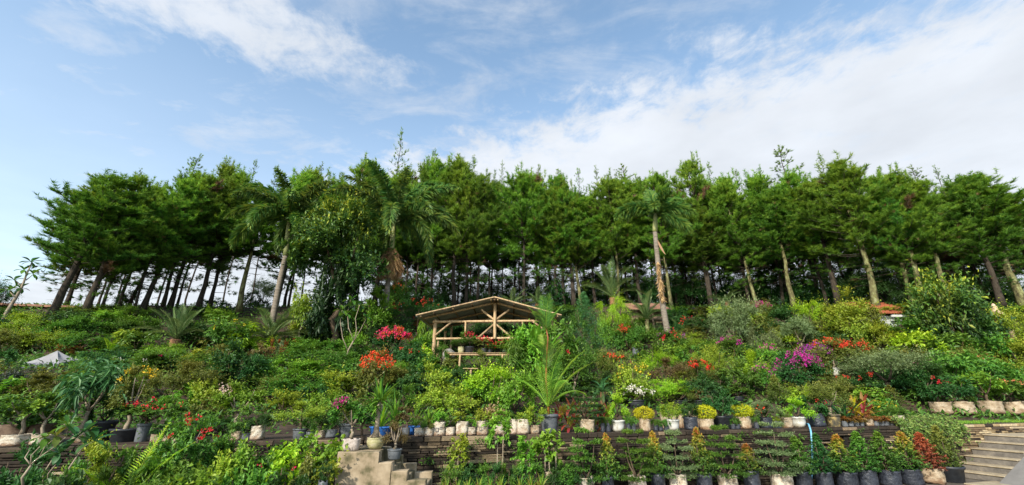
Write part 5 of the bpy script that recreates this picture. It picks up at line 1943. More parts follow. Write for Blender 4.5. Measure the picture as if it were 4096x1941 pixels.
S('olive fine leaved shrub in front of the tent', 42, 402, 374, 44, 'fi', 'olive')
S('large leaved green shrub left of the young date palm', 140, 356, 332, 38, 'lg', 'green')
S('lime large leaved shrub below the young date palm trunk', 162, 360, 345, 30, 'lg', 'bright')
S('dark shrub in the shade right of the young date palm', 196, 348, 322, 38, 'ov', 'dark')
S('green shrub flecked with yellow leaves left of the second date palm', 220, 354, 318, 46, 'lg', 'green', fl=('f_yellow', 'spots', 5, .10))
S('wide leafy green bank across the slope below the date palm', 176, 371, 352, 58, 'ov', 'green', fl=('f_pink', 'spots', 1, .10))
S('bluish green broad leaved shrub right of the tent', 103, 374, 352, 30, 'lg', 'blue')
S('small leaved green shrub with a pale bloom below the feather palm', 134, 376, 355, 34, 'ov', 'green', fl=('f_white', 'spots', 2, .08))
S('broad olive dome of fine leaves in the middle of the left slope', 172, 402, 361, 70, 'fi', 'olive', extra=[('fi', 'olive', 190, 363, 40, 26)])
S('dark green round leaved shrub in three storeys', 236, 394, 343, 38, 'ov', 'dark', bare=.3, extra=[('ov', 'dark', 218, 361, 32, 22), ('ov', 'dark', 252, 357, 26, 20)])
S('drooping bright green shrub at the foot of the olive dome', 182, 412, 382, 32, 'ov', 'bright', form='weep')
S('yellowish shrub between the drooping shrub and the dark storeyed one', 208, 412, 381, 30, 'ov', 'yellow')
S('olive shrub above the red flowers over the wall', 207, 422, 400, 32, 'ov', 'olive')
S('green shrub with blush flowers on a thin trunk', 240, 426, 383, 40, 'ov', 'bright', fl=('f_blush', 'left', 5, .07), bare=.35, stem='barkpale')
S('dark feathery low shrub behind the tan sacks', 222, 434, 417, 42, 'fe', 'dark')
S('fan of upright yellow green sword leaves beside the second date palm', 250, 354, 326, 34, 'dr', 'lime', form='up', bare=.02)
S('red bronze croton below the yellow leaved sapling', 278, 360, 340, 18, 'ov', 'rust', form='up')
S('orange bronze croton touching the sapling trunk', 294, 352, 339, 13, 'ov', 'rust', form='up')
S('dark brown shrub left of the red bronze croton', 262, 366, 344, 26, 'ov', 'brown')
# centre left
S('green bank of leaves below the grey frangipani', 318, 370, 345, 62, 'ov', 'green')
S('bright green leafy clump left of the dark hollow', 270, 388, 360, 36, 'ov', 'bright')
S('long bright green shrub along the middle of the slope', 305, 383, 361, 58, 'ov', 'bright', form='dome')
S('lower green shrub in front of the dark hollow', 304, 399, 377, 56, 'ov', 'green')
S('olive yellow shrub left of the orange bougainvillea', 343, 398, 372, 40, 'ov', 'yellow')
S('bluish leaved shrub above the clipped yellow dome', 314, 404, 387, 26, 'lg', 'blue')
S('green shrub right of the clipped yellow dome', 326, 421, 392, 36, 'ov', 'bright')
S('pale green shrub left of the clipped yellow dome', 284, 414, 391, 30, 'ov', 'yellow')
B('crimson pink bougainvillea left of the pavilion', 393, 366, 328, 34, [('f_pink', 'cap', 34, .11), ('f_red', 'spots', 14, .10)], 'dark', bare=.25)
B('orange red bougainvillea below the crimson one', 377, 398, 352, 34, [('f_orange', 'cap', 22, .09), ('f_orange', 'spots', 18, .08)], 'olive', extra=[('ov', 'olive', 368, 370, 26, 16), ('ov', 'olive', 394, 368, 26, 18)])
S('dark flowering bush with scattered red blooms on the ridge left of the pavilion', 418, 336, 300, 58, 'fi', 'dark', 'flowering_bush', 'flowering shrub', fl=('f_red', 'spots', 12, .10))
S('dark green shrub right of the crimson bougainvillea', 410, 372, 343, 30, 'ov', 'dark', fl=('f_red', 'spots', 4, .07))
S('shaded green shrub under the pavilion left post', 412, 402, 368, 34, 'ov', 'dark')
S('fern like plant with long bright leaves at the pavilion left post', 427, 345, 315, 22, 'dr', 'bright', form='weep', bare=.05)
S('plant with pale yellow leaves at the foot of the pavilion post', 424, 364, 346, 16, 'lg', 'lime')
S('russet flushed shrub above the fern like plant', 419, 330, 318, 12, 'ov', 'rust')
S('fan leaved dwarf palm left of the orange bougainvillea', 352, 366, 353, 18, 'na', 'green', form='up')
S('bonsai juniper of fine olive leaves before the plant bench', 484, 386, 350, 18, 'fi', 'olive', bare=.55)
S('bonsai shrub against the pavilion left post', 442, 372, 345, 16, 'fi', 'green', bare=.5)
S('yellow green shrub with a bonsai trunk below the pavilion post', 434, 400, 364, 32, 'ov', 'yellow')
S('tall yellow green hedge shrub on a bare stem behind the white sacks', 439, ('t', .95), 386, 42, 'ov', 'yellow', bare=.45, stem='barkbrown')
S('big bright green mound in front of the plant bench', 489, 408, 366, 46, 'ov', 'lime', extra=[('ov', 'bright', 476, 376, 30, 24)])
S('bright green leafy shrub left of the lipstick palm', 514, 416, 374, 40, 'ov', 'bright')
S('yellow green shrub behind the tall white sacks', 462, 415, 391, 36, 'ov', 'yellow')
S('pink flushed small shrub behind the white sacks', 494, ('t', .75), 407, 22, 'ov', 'pinkish', bare=.2)
S('green shrub above the hedge behind the dracaena', 404, 414, 386, 30, 'na', 'green', form='up')
S('olive brown shrub behind the purple bougainvillea', 362, 424, 392, 36, 'ov', 'olive')
for i, (px, b, tp, w) in enumerate(((446, 347, 322, 26), (466, 346, 324, 30), (486, 345, 322, 30), (508, 346, 323, 30), (530, 347, 322, 30))):
    S(f'dark shrub seen through the pavilion behind its posts, {ORD[i]} from the left', px, b, tp, w, 'ov', 'dark', grp='dark shrubs behind the pavilion')
# heliconia, narrow leaved clump and nest fern at the pavilion's right
p = base(530, 386)
HAND.append((530, 355, 40, 60))
for lab, px, b, tp, n, Lf, wf, cols, nm in (
        ('heliconia clump with tall banana like leaves right of the pavilion', 529, 386, 322, 16, .75, .17, ['bright', 'green'], 'heliconia'),
        ('paddle plant with three bright lime leaves behind the white bowl pot', 806, 402, 382, 6, .95, .36, ['lime'], 'paddle_plant'),
        ('birds nest fern rosette beside the red palm stem', 540, 383, 361, 13, .95, .15, ['lime', 'yellow'], 'nest_fern'),
        ('dark strap leaved lily behind the mossy pot', 846, ('t', .55), 399, 14, .95, .16, ['dark'], 'strap_lily')):
    p = base(px, b)
    root = thing(nm, lab, 'plant', p)
    h = zat(tp, p.y) - p.z
    if nm == 'heliconia':
        mb = MB()
        for i in range(7):
            a = i * 2.4
            mb.tube([(.14 * math.cos(a), .14 * math.sin(a), 0), (.25 * math.cos(a), .25 * math.sin(a), h * .5)], [.03, .02], 6)
        link('stem', mb.mesh('canes', MATS['bright']), root, kind='stuff')
        for i in range(7):
            a = i * 2.4
            rosette(root, (.22 * math.cos(a), .22 * math.sin(a), h * (.22 + .25 * (i % 3) / 2)), 6, h * .62, h * .10, math.radians(84), math.radians(40), .3, 1.3, cols, 70 + i, shape=.5, stalk=.15)
    else:
        rosette(root, (0, 0, .02), n, h * (1.15 if nm != 'paddle_plant' else 1.05), h * wf * (1.5 if nm == 'paddle_plant' else 1), math.radians(80), math.radians(42 if nm != 'strap_lily' else 30), .2, .9, cols, 40, shape=.55 if nm == 'paddle_plant' else .6, stalk=.25 if nm == 'paddle_plant' else 0)
S('clump of narrow bamboo like leaves left of the heliconia', 516, 390, 338, 30, 'na', 'green', form='weep', bare=.02)
S('green shrub with twisted trunk behind the red striped leaves', 574, 394, 350, 40, 'ov', 'green', bare=.35, stem='barkpale', fl=('f_red', 'spots', 3, .07))
S('dark green shrub beneath the casuarina', 570, 374, 340, 34, 'ov', 'dark')
S('large leaved green clump between the lipstick palm and the casuarina', 558, 388, 322, 34, 'lg', 'green')
S('large leaved bright clump behind the red palm stem', 533, 386, 327, 38, 'lg', 'bright')
S('dark leafy shrub at the foot of the heliconia', 556, 404, 374, 30, 'ov', 'green')
# right of the casuarina
B('bush with red flower clusters left of the slim cycad', 629, 352, 325, 30, ('f_red', 'left', 14, .09), 'green')
B('red and violet flowering bush at the foot of the curved palm', 672, 356, 331, 32, [('f_red', 'side', 7, .11), ('f_violet', 'cap', 9, .10)], 'green')
S('green shrub with scattered red blooms above the curved palm foot', 690, 336, 318, 36, 'ov', 'dark', fl=('f_red', 'spots', 5, .10))
S('leafy shrub under the tin roofed hut', 640, 336, 317, 26, 'ov', 'green')
S('yellow green twiggy shrub right of the curved palm foot', 688, 352, 334, 34, 'fi', 'yellow')
S('leafy green clump below the yellow green twiggy shrub', 691, 365, 346, 24, 'lg', 'green')
S('flat topped lime green shrub in the middle of the right slope', 657, 372, 352, 34, 'fi', 'lime', form='dome')
S('brown twiggy shrub below the flat lime one', 670, 382, 358, 32, 'fi', 'brown')
B('olive shrub with orange flowers beside the brown twiggy one', 697, 384, 359, 28, ('f_orange', 'side', 9, .09), 'olive', 'fi')
S('golden green shrub with a pale stem above the white lilies', 633, 402, 362, 32, 'ov', 'yellow', fl=('f_yellow', 'cap', 5, .08))
S('olive shrub with red flowers left of the golden green shrub', 613, 381, 351, 32, 'fi', 'olive', fl=('f_red', 'side', 7, .08))
S('lime spreading shrub behind the black tubs', 664, 401, 379, 40, 'fi', 'lime')
S('dark green shrub beneath the orange flowered one', 698, 402, 374, 26, 'ov', 'dark')
S('wide yellow olive shrub in the middle of the right slope', 713, 378, 346, 38, 'fi', 'yellow')
S('grey green narrow leaved tree shrub below the flat olive cycad', 733, 350, 303, 44, 'na', 'grey', bare=.2, stem='barkpale')
S('grey green sword leaved shrub left of the lime bank', 764, 358, 330, 28, 'na', 'grey')
S('grey green narrow leaved shrub on two pale stems', 800, 357, 318, 30, 'na', 'grey', bare=.42, stem='barkpale')
S('yellow dry leaved clump left of the ridge bougainvillea', 747, 330, 312, 28, 'dr', 'yellow', form='weep')
B('magenta bougainvillea on the ridge under the mossy pine', 760, 322, 302, 22, ('f_magenta', 'cap', 20, .12), 'olive')
S('dark green dome right of the ridge bougainvillea', 778, 334, 310, 36, 'ov', 'dark')
S('lime leafy bank between the grey green shrubs', 785, 352, 332, 30, 'ov', 'lime')
B('violet bougainvillea tufts left of the grey sword leaved shrub', 730, 360, 337, 28, ('f_magenta', 'cap', 10, .10), 'green')
B('single violet bougainvillea tuft on a small bush below the grey shrubs', 768, 365, 342, 18, ('f_magenta', 'cap', 7, .10), 'bright')
S('clump of upright yellow green grassy leaves in the right slope', 756, 378, 351, 34, 'na', 'lime', form='up', bare=.02)
B('dark bush covered with bright magenta bougainvillea', 798, 392, 352, 42, [('f_magenta', 'cap', 24, .10), ('f_magenta', 'spots', 18, .09)], 'dark', var=0)
B('deep magenta bougainvillea behind the bright magenta one', 814, 376, 345, 34, ('f_violet', 'cap', 26, .10), 'olive')
B('green bush with two magenta tufts left of the magenta bush', 763, 394, 365, 26, ('f_magenta', 'cap', 9, .09), 'green')
S('leafy green shrub left of the two magenta tufts', 738, 394, 361, 36, 'ov', 'green')
S('olive cone shaped shrub below the two magenta tufts', 776, 406, 375, 20, 'fi', 'olive', form='cone')
B('red bougainvillea in a white pot on a slim pale trunk', 836.5, 376, 340, 34, ('f_red', 'cap', 22, .10), 'olive', bare=.4, pot=('white', 9, 368), stem='barkpale')
B('red bougainvillea right of the white potted one', 858, 385, 341, 30, ('f_red', 'cap', 16, .10), 'olive', bare=.45, stem='barkbrown')
S('olive shrub under the red bougainvilleas', 833, 395, 372, 22, 'fi', 'olive', fl=('f_red', 'spots', 3, .07))
S('broad grey green bonsai canopy on a dark trunk', 886, 400, 351, 62, 'fi', 'grey', form='spread', bare=.45, stem='bark', sr=.09, extra=[('ov', 'dark', 904, 366, 38, 26)])
S('small olive conical shrub before the dark bonsai trunk', 891, 408, 385, 18, 'fi', 'olive', form='cone')
S('dark green shrub with red blooms below the bonsai canopy', 866, 400, 372, 30, 'ov', 'dark', fl=('f_orange', 'spots', 4, .07))
S('fresh green leafy plant left of the dark bonsai trunk', 868, 408, 388, 26, 'lg', 'bright')
# right end
S('yellow green shrub below the round yellow tree', 880, 352, 326, 34, 'ov', 'yellow')
S('green shrub below the red roof', 908, 344, 319, 42, 'ov', 'green')
S('bright tipped shrub right of the red roof gutter', 932, 338, 313, 30, 'ov', 'lime')
S('long leaved yellow green shrub in the middle of the right bank', 917, 362, 332, 40, 'lg', 'lime')
S('yellow leaved shrub at the right edge below the stone ornament', 1012, 352, 309, 40, 'ov', 'yellow')
S('green large leaved shrub beneath the dark broadleaf tree', 952, 366, 334, 40, 'lg', 'green')
S('green large leaved shrub right of the dark broadleaf tree', 986, 368, 334, 38, 'lg', 'green')
S('yellowish bush at the right edge above the tan sacks', 1020, 376, 340, 36, 'ov', 'yellow')
S('large pale leaved shrub in the middle of the right bank', 946, 388, 352, 40, 'lg', 'green')
S('dark leaved shrub with a violet tuft right of the bonsai canopy', 922, 392, 362, 34, 'ov', 'dark', fl=('f_magenta', 'spots', 2, .10))
S('large leaved shrub with peach blossom above the third tan sack', 985, 394, 356, 38, 'lg', 'green', fl=('f_peach', 'spots', 2, .10))
S('tangled green shrub at the right edge over the last sack', 1016, 398, 364, 40, 'lg', 'green')
S('grey green climber in the right bank below the dark broadleaf tree', 968, 379, 349, 34, 'ov', 'olive')
# sacks of the second terrace
for i, (px, w, rim, kd, tp, wc, col, fl, lab) in enumerate([
        (942.5, 16, 402.5, 'tan', 376, 26, 'dark', ('f_red', 'spots', 5, .07), 'ixora with red flower heads in the first tan sack of the upper terrace'),
        (963, 18, 402, 'tan', 378, 26, 'dark', None, 'dark shrub in the second tan sack of the upper terrace'),
        (973.5, 6, 404, 'tan', 393, 10, 'green', None, 'little plant in a narrow tan sack between the large ones'),
        (993, 18, 402, 'tan', 372, 28, 'bright', None, 'fresh green plant in the third large tan sack of the upper terrace'),
        (1015, 19, 402, 'tan', 378, 30, 'green', ('f_peach', 'side', 5, .08), 'shrub with orange flowers in the last tan sack at the right edge')]):
    plant('sack_plant', 'potted shrub', lab, px, 414, tp, wc, 'lg', col, pot=(kd, w, rim), bare=.35, fl=fl, grp='plants in tan sacks on the upper terrace')
# tubs on the second level
for lab, px, b, w, rim, tp, wc, kind, col, fl in [
        ('black tub of white peace lilies, the largest clump of white spathes', 637, 409, 18, 400, 388, 34, 'lg', 'bright', ('f_white', 'spots', 14, .095)),
        ('black tub with a pale green shrub behind the second white bowl', 679.5, 405, 19, 400.5, 388, 26, 'fi', 'olive', None),
        ('black tub set higher behind the others', 687, 401, 13, 395, 385, 18, 'fi', 'dark', None),
        ('wide black tub with reddish stump', 700.5, 406, 19, 400, 390, 18, 'fi', 'brown', None),
        ('low black tub behind the third yellow dome', 739, 401, 11, 396.5, 384, 24, 'ov', 'green', None),
        ('grey bucket standing empty looking on the slope under the flowering bushes', 636, 355, 7, 347.5, 343, 8, 'fi', 'olive', None),
        ('grey bucket beside the magenta bougainvillea', 825, 370, 7, 364.5, 356, 12, 'ov', 'olive', None)]:
    plant('tub_plant', 'potted shrub', lab, px, b, tp, wc, kind, col, pot=('tub' if 'black' in lab else 'grey', w, rim), bare=.15, fl=fl)

# ------------------------------------------------------------------ row of pots on the wall
T = 'pots and sacks along the top of the stone wall'
def P(label, px, off, tp, wc, kind, col, pot, **k):
    nm = k.pop('name', 'potted_shrub')
    return plant(nm, k.pop('cat', 'potted shrub'), label, px, ('t', off), tp, wc, kind, col, pot=pot, grp=k.pop('grp', T), **k)


P('small standard tree in the first white sack at the left edge of the wall', 17, .28, 393, 40, 'ov', 'green', ('sack', 25, 434), bare=.5, stem='barkpale', cpx=24)
P('small standard tree in the second white sack from the left edge', 39, .28, 397, 34, 'ov', 'bright', ('sack', 16, 434.5), bare=.5, stem='barkpale', cpx=47)
P('brown grow bag behind the first white sack', 13, .8, 405, 30, 'ov', 'dark', ('brown', 28, 424))
P('brown grow bag behind the second white sack', 38, .8, 408, 28, 'ov', 'green', ('brown', 22, 423))
P('mop headed tree with long drooping blue green leaves on a bare tan trunk', 79, .6, 361, 44, 'dr', 'blue', ('tan', 13, 431), bare=.36, stem='barkpale', name='mop_tree', sr=.035)
P('dark bush in a wide black basin right of the mop headed tree', 98, .9, 394, 30, 'ov', 'dark', ('black', 25, 421))
P('golden leaved small tree in a broad black tub', 122, .5, 368, 36, 'fi', 'olive', ('black', 25, 428.5), fl=('f_yellow', 'cap', 9, .06), bare=.4, stem='barkpale')
P('sprawling green shrub with red flowers in a grey bucket', 140, .45, 399, 50, 'ov', 'green', ('grey', 13, 424), bare=.25, cpx=157, fl=('f_red', 'side', 7, .05))
P('dark sprig in the first of three tan sacks', 156.5, .3, 424, 14, 'fi', 'dark', ('tan', 11, 434.5))
P('dark sprig in the middle one of three tan sacks', 167, .3, 424, 14, 'fi', 'green', ('tan', 10, 435.5))
P('dark sprig in the last of three tan sacks', 175.5, .3, 427, 12, 'fi', 'dark', ('tan', 8, 436))
P('tan sack with feathery sprig beside a grey bag', 236.5, .3, 421, 16, 'fe', 'green', ('tan', 11, 431.5))
P('round grey grow bag with feathery sprig', 246, .3, 423, 14, 'fe', 'dark', ('greybag', 11, 432.5))
P('tall white sack with peeling print above the areca frond', 257, .3, 414, 18, 'fe', 'dark', ('sack', 13, 426))
P('clipped yellow dome shrub in a grey bucket', 299, .38, 402, 42, 'fi', 'yellow', ('grey', 14, 428.5), bare=.34)
P('grey grow bag right of the yellow dome bucket', 310.5, .32, 414, 16, 'fe', 'green', ('greybag', 10, 431.5))
P('tan grow bag between two grey ones', 319.5, .3, 416, 14, 'fi', 'green', ('tanbag', 11.5, 430.5))
P('dark grey grow bag left of the big grey bucket', 330.5, .32, 413, 17, 'fe', 'dark', ('greybag', 12, 429.5))
P('big grey bucket left of the purple bougainvillea', 345.5, .45, 408, 20, 'fi', 'olive', ('grey', 16, 423.5), bare=.3)
P('dark brown bush in a brown grow bag behind the dracaena', 361, -.45, 404, 24, 'fi', 'dark', ('brown', 10, 437), bare=.45)
P('twiggy brown bush behind the blue basins', 406, .5, 407, 22, 'fi', 'brown', ('greybag', 8, 428), bare=.4)
P('crumpled cream sack with a stub of a plant, first of the white sack row', 419.5, .22, 418, 12, 'fi', 'green', ('sack', 10.2, 428))
P('crumpled cream sack, second of the white sack row', 428.8, .22, 419, 12, 'fi', 'olive', ('sack', 10.2, 428))
P('tall printed white sack, tallest at the left of the row', 439, .26, 411, 15, 'ov', 'bright', ('sack', 13.5, 422))
P('short white sack right of the tall printed one', 450, .24, 417, 13, 'ov', 'green', ('sack', 10.5, 427))
P('broad white sack with a torn white patch', 461.5, .26, 412, 16, 'ov', 'yellow', ('sack', 13.5, 421.5))
P('short cream sack between two tall white ones', 471.5, .24, 418, 12, 'ov', 'bright', ('sack', 10, 427))
P('tall white sack with square print beside the heart leaved climber', 482, .26, 410, 17, 'ov', 'yellow', ('sack', 13, 421.5))
P('white sack partly hidden by the heart leaved climber', 500, .28, 411, 16, 'ov', 'bright', ('sack', 14, 420))
P('narrow white sack left of the broad stained one', 513.5, .3, 414, 12, 'ov', 'green', ('sack', 9.5, 420))
P('broad white sack with orange stained foot', 523, .25, 412, 14, 'ov', 'yellow', ('sack', 13.5, 419.5))
P('yellow dwarf shrub in a stamped tan sack', 535, .22, 407, 22, 'fi', 'yellow', ('tan', 9.5, 425.5), bare=.15)
P('tiered dark green bonsai tree in a wide tan sack', 587, .3, 387, 32, 'fi', 'dark', ('tan', 16, 419), form='tier', bare=.05, name='tiered_tree')
P('fine yellow green shrub in the first white bowl pot', 618, .3, 394, 20, 'fi', 'lime', ('white', 15, 420), bare=.1)
P('bright golden dome shrub in the first tall tan sack', 645.5, .26, 407, 18, 'fi', 'gold', ('tanbag', 12, 419), form='ball', bare=.08)
P('sparse yellow shrub in the second white bowl pot', 673, .28, 403, 20, 'fi', 'yellow', ('white', 16, 419.5), bare=.25)
P('dark green bush in a black grow bag between white bowl and golden dome', 691.5, .3, 402, 17, 'fi', 'dark', ('navy', 15, 416.5), bare=.1)
P('bright golden dome shrub in the second tall tan sack', 707, .3, 405.5, 19, 'fi', 'gold', ('tanbag', 14, 418.5), form='ball', bare=.08)
P('dark green round bush in a wide black basin', 723.5, .42, 391, 30, 'ov', 'dark', ('black', 20, 415.5), bare=.08)
P('bright golden dome shrub in the third tall tan sack', 745, .28, 404.5, 19, 'fi', 'gold', ('tanbag', 14, 417), form='ball', bare=.08)
P('grey green fine bush in a leaning black grow bag with one red bloom', 766.5, .32, 401, 32, 'fi', 'grey', ('navy', 13.5, 417), fl=('f_red', 'left', 1, .07), bare=.05)
P('tuft of yellow leaves in a small black pot', 777, .24, 417, 10, 'fi', 'yellow', ('navy', 9, 420.5), bare=.05)
P('plain tan sack left of the lime bush', 787, .28, 410, 10, 'fi', 'olive', ('tan', 12, 417.5))
P('large lime yellow bush in the third white bowl pot', 799, .3, 398, 25, 'fi', 'lime', ('white', 16, 416.5), bare=.05)
P('dark shrub in a black grow bag right of the third white bowl', 818.5, .36, 397, 22, 'ov', 'dark', ('navy', 16.5, 413.5), fl=('f_red', 'side', 2, .05))
P('olive branching shrub in a mossy round pot', 833.5, .38, 384, 38, 'fi', 'olive', ('mossy', 17, 414.5), bare=.35, stem='barkpale')
P('tan sack between two rows of little grey bags', 869, .3, 412, 10, 'fi', 'rust', ('tan', 8.5, 419))
P('white sack at the end of the pot row beside the trailing vine', 899, .3, 406, 16, 'fe', 'green', ('sack', 13, 415.5))
# small nursery bags, seedlings in each
nb = [(603, 423), (608.5, 423), (629, 423), (634, 424), (656, 425), (661, 426), (667, 425), (733.5, 424), (738, 424), (757, 422)]
for i, (px, rim) in enumerate(nb):
    side = ['left of the first white bowl', 'right of the first white bowl', 'between golden dome and second white bowl', 'left of the third golden dome'][0 if i < 2 else 1 if i < 4 else 2 if i < 7 else 3]
    if i == 9:
        side = 'right of the third golden dome'
    which = ['first', 'second', 'first', 'second', 'first', 'second', 'third', 'first', 'second', 'only'][i]
    plant('nursery_bag', 'nursery bag', f'little black nursery bag, {which} one {side}', px, ('t', .2), rim - 6, 7, 'fe', 'green', pot=('navy', 5.2, rim), grp='little nursery bags on the wall', bare=.05)
for i, px in enumerate((845.5, 851, 856.5, 861.5, 876.5, 881.5, 886.5, 891.5)):
    plant('nursery_bag', 'nursery bag', f'little grey nursery bag, {ORD[i % 4]} in the row {"left" if i < 4 else "right"} of a tan sack', px, ('t', .24), 416.5, 9, 'lg', 'rust', pot=('greybag', 5.4, 421), grp='little nursery bags on the wall', bare=.05)
for i, px in enumerate((665.5, 673.5, 681.5, 689, 696)):
    plant('small_sack', 'potted shrub', f'small tan sack in the row behind the white bowl, {ORD[i]} from the left', px, ('t', 1.1), 405 + (i % 2) * 2, 12, 'fi', 'green', pot=('tan', 7.4, 412.5), grp='small tan sacks of the second row', bare=.1)
# crotons and yellow flowers
for lab, px, b, tp, n, cols, w in [('croton with red and gold strap leaves in front of the bonsai', 857, ('t', .75), 393, 16, ['orange', 'redleaf', 'gold'], .11), ('croton rosette of dark red leaves right of the gold one', 868, ('t', .85), 390, 16, ['redleaf', 'rust'], .10),
                                   ('low croton rosette of red and yellow leaves above the tan sack', 866, ('t', .5), 402, 13, ['redleaf', 'orange', 'redleaf'], .11)]:
    p = base(px, b); h = zat(tp, p.y) - p.z
    root = thing('croton', lab, 'plant', p)
    mb = MB(); mb.tube([(0, 0, 0), (0, 0, h * .45)], [.015, .012], 5); link('stem', mb.mesh('stem', MATS['barkbrown']), root)
    rosette(root, (0, 0, h * .42), n, h * .62, h * w, math.radians(72), math.radians(5), .3, .8, cols, 61, shape=.5)
    rosette(root, (0, 0, h * .2), n - 4, h * .55, h * w, math.radians(50), math.radians(0), .3, .8, cols, 62, shape=.5)
S('low plant with bright yellow candle flowers left of the trailing vine', 888, ('t', .9), 399, 24, 'lg', 'green', 'yellow_flower_plant', 'flowering plant', fl=('f_yellow', 'cap', 12, .05), bare=.05)
# red striped stromanthe
for lab, px, off, tp in (('stromanthe with red and cream striped leaves beside the grey bucket', 566, .5, 392), ('stromanthe with red and cream leaves right of the tiered tree', 601, .42, 401), ('stromanthe with striped leaves behind the tiered tree', 584, 1.15, 391)):
    p = base(px, ('t', off)); h = zat(tp - 4, p.y) - p.z
    root = thing('stromanthe', lab, 'plant', p, 'red striped stromanthe clumps')
    for j in range(7):
        rosette(root, (R_.uniform(-.2, .2), R_.uniform(-.15, .12), h * R_.uniform(.05, .62)), 8, h * .36, h * .085, math.radians(75), math.radians(0), .4, 1.1, ['varieg', 'redleaf', 'varieg', 'pinkish', 'redleaf', 'green'], 90 + j, shape=.5, stalk=.12)
# blue basins
for i, (px, w, rim) in enumerate(((380, 22, 426.5), (415, 19, 425.5))):
    p = base(px, ('t', .75)); m = mpp(p); h = zat(rim, p.y) - p.z
    root = thing('blue_basin', ('wide blue plastic basin behind the dracaena trunk', 'narrow blue basin behind the cream sacks')[i], 'basin', p, 'blue basins')
    mb = MB(); mb.lathe([(.40, 0), (.42, .02), (.48, .85), (.52, .9), (.52, 1.0), (.47, .98), (.45, .85)], 26)
    link('bowl', mb.mesh('basin', MATS['p_blue']), root, scale=(w * m, w * m * .6, max(h, .14)))
    link('soil', cached(('soil', 0), lambda: soil_mesh(0)), root.children[0], scale=(.9, .9, 1))
    rosette(root, (0, 0, h * .8), 26, (.62, .5)[i], .05, math.radians(85), math.radians(35), .2, 1.0, ['bright', 'lime', 'green'], 77 + i, shape=.3, seg=5)
    rosette(root, (.25, .1, h * .8), 20, (.8, .5)[i], .05, math.radians(85), math.radians(45), .2, .9, ['bright', 'green'], 79 + i, shape=.3, seg=5)

# ------------------------------------------------------------------ on the concrete steps
def on_block(px, off, ztop):
    q = wall_pt(px, -off, ztop)
    return q
q = on_block(375, .72, .89)
dr = thing('dracaena', 'dracaena with sword leaves and a swollen forked trunk in a mossy cement jar', 'potted plant', q)
m = mpp(q)
add_pot(dr, 'cement', 18 * m, zat(437.5, q.y) - q.z)
def lo(px, py, dy=0):
    v = at(px, py, q.y + dy) - q
    return (v.x, v.y + dy * 0, v.z)
mb = MB()
mb.tube([lo(376, 437), lo(376.5, 430), lo(377.5, 420), lo(378.5, 410), lo(379.8, 402)], [.075, .048, .040, .036, .03], 9)
for a in ((370, 437.8), (382.5, 437.8), (373, 438.5), (379.5, 438.5)):
    mb.tube([lo(*a), lo((a[0] + 376) / 2, 435), lo(376.6, 429)], [.022, .026, .03], 6)
mb.tube([lo(378, 418), lo(381.5, 409), lo(382, 404)], [.02, .018, .014], 6)
link('trunk', mb.mesh('dracaena_trunk', MATS['barkpale']), dr)
rosette(dr, lo(379.8, 401), 34, .50, .05, math.radians(88), math.radians(0), .15, .7, ['green', 'bright', 'green'], 31, shape=.3, share=6)
rosette(dr, lo(382, 404), 18, .38, .045, math.radians(80), math.radians(-20), .2, .8, ['green', 'bright'], 32, shape=.3)
rosette(dr, lo(375, 407), 16, .36, .045, math.radians(80), math.radians(-20), .2, .8, ['bright', 'green'], 33, shape=.3)


def on_step(label, px, off, zs, tp, wc, kind, col, pot, fl=None, bare=.3, cpx=None, name='potted_shrub', stem='barkpale', **k):
    q = on_block(px, off, zs)
    root = thing(name, label, 'potted shrub', q)
    m = mpp(q)
    h = zat(pot[2], q.y) - q.z
    add_pot(root, pot[0], pot[1] * m, h)
    zt_ = zat(tp, q.y) - q.z
    hc = (zt_ - h * .86) * (1 - bare)
    ox = 0 if cpx is None else (cpx - px) * m
    link('stem', stems_mesh(zt_ - hc - h * .86, (ox, 0), wc * m, hc, .03, 5, NP_RNG, MATS[stem]), root, (0, 0, h * .86))
    add_crown(root, kind, 'dome', col, (ox, 0, zt_ - hc), wc * m, hc)
    for f in (fl or []):
        link('flowers', flower_mesh(wc * m, hc, MATS[f[0]], *f[1:], NP_RNG), root, (ox, 0, zt_ - hc), kind='stuff')
on_step('purple bougainvillea in a square pale concrete pot on the steps', 350.8, .82, .89, 398, 36, 'ov', 'green', ('square', 17, 438.5), [('f_magenta', 'left', 12, .045), ('f_magenta', 'left', 8, .05)], .42, 347)
on_step('olive brown twiggy bush in a grey bucket on the second step', 394, .85, .735, 422, 21, 'fi', 'brown', ('grey', 14.5, 448.5), None, .3)

# ------------------------------------------------------------------ yard in front of the wall
G = 'clipped hedge shrubs below the wall'
for i, px in enumerate(range(452, 580, 14)):
    plant('hedge_shrub', 'hedge', f'small dark green hedge bush below the wall, {ORD[i]} from the left', px, ('b', .6), 463 + (i % 3), 22, 'fi', ('green', 'dark')[i % 2], grp=G, bare=.05)
for i, px in enumerate(list(range(446, 512, 11)) + [520, 531, 541]):
    p = base(px, ('b', 1.15))
    root = thing('variegated_grass', f'tuft of yellow striped grass at the bottom edge, {ORD[i]} from the left', 'grass tuft', p, 'yellow striped grass tufts')
    rosette(root, (0, 0, 0), 24, .34, .02, math.radians(88), math.radians(50), .4, 1.3, ['yellow', 'varieg', 'bright'], 140 + i, shape=.3, seg=4)
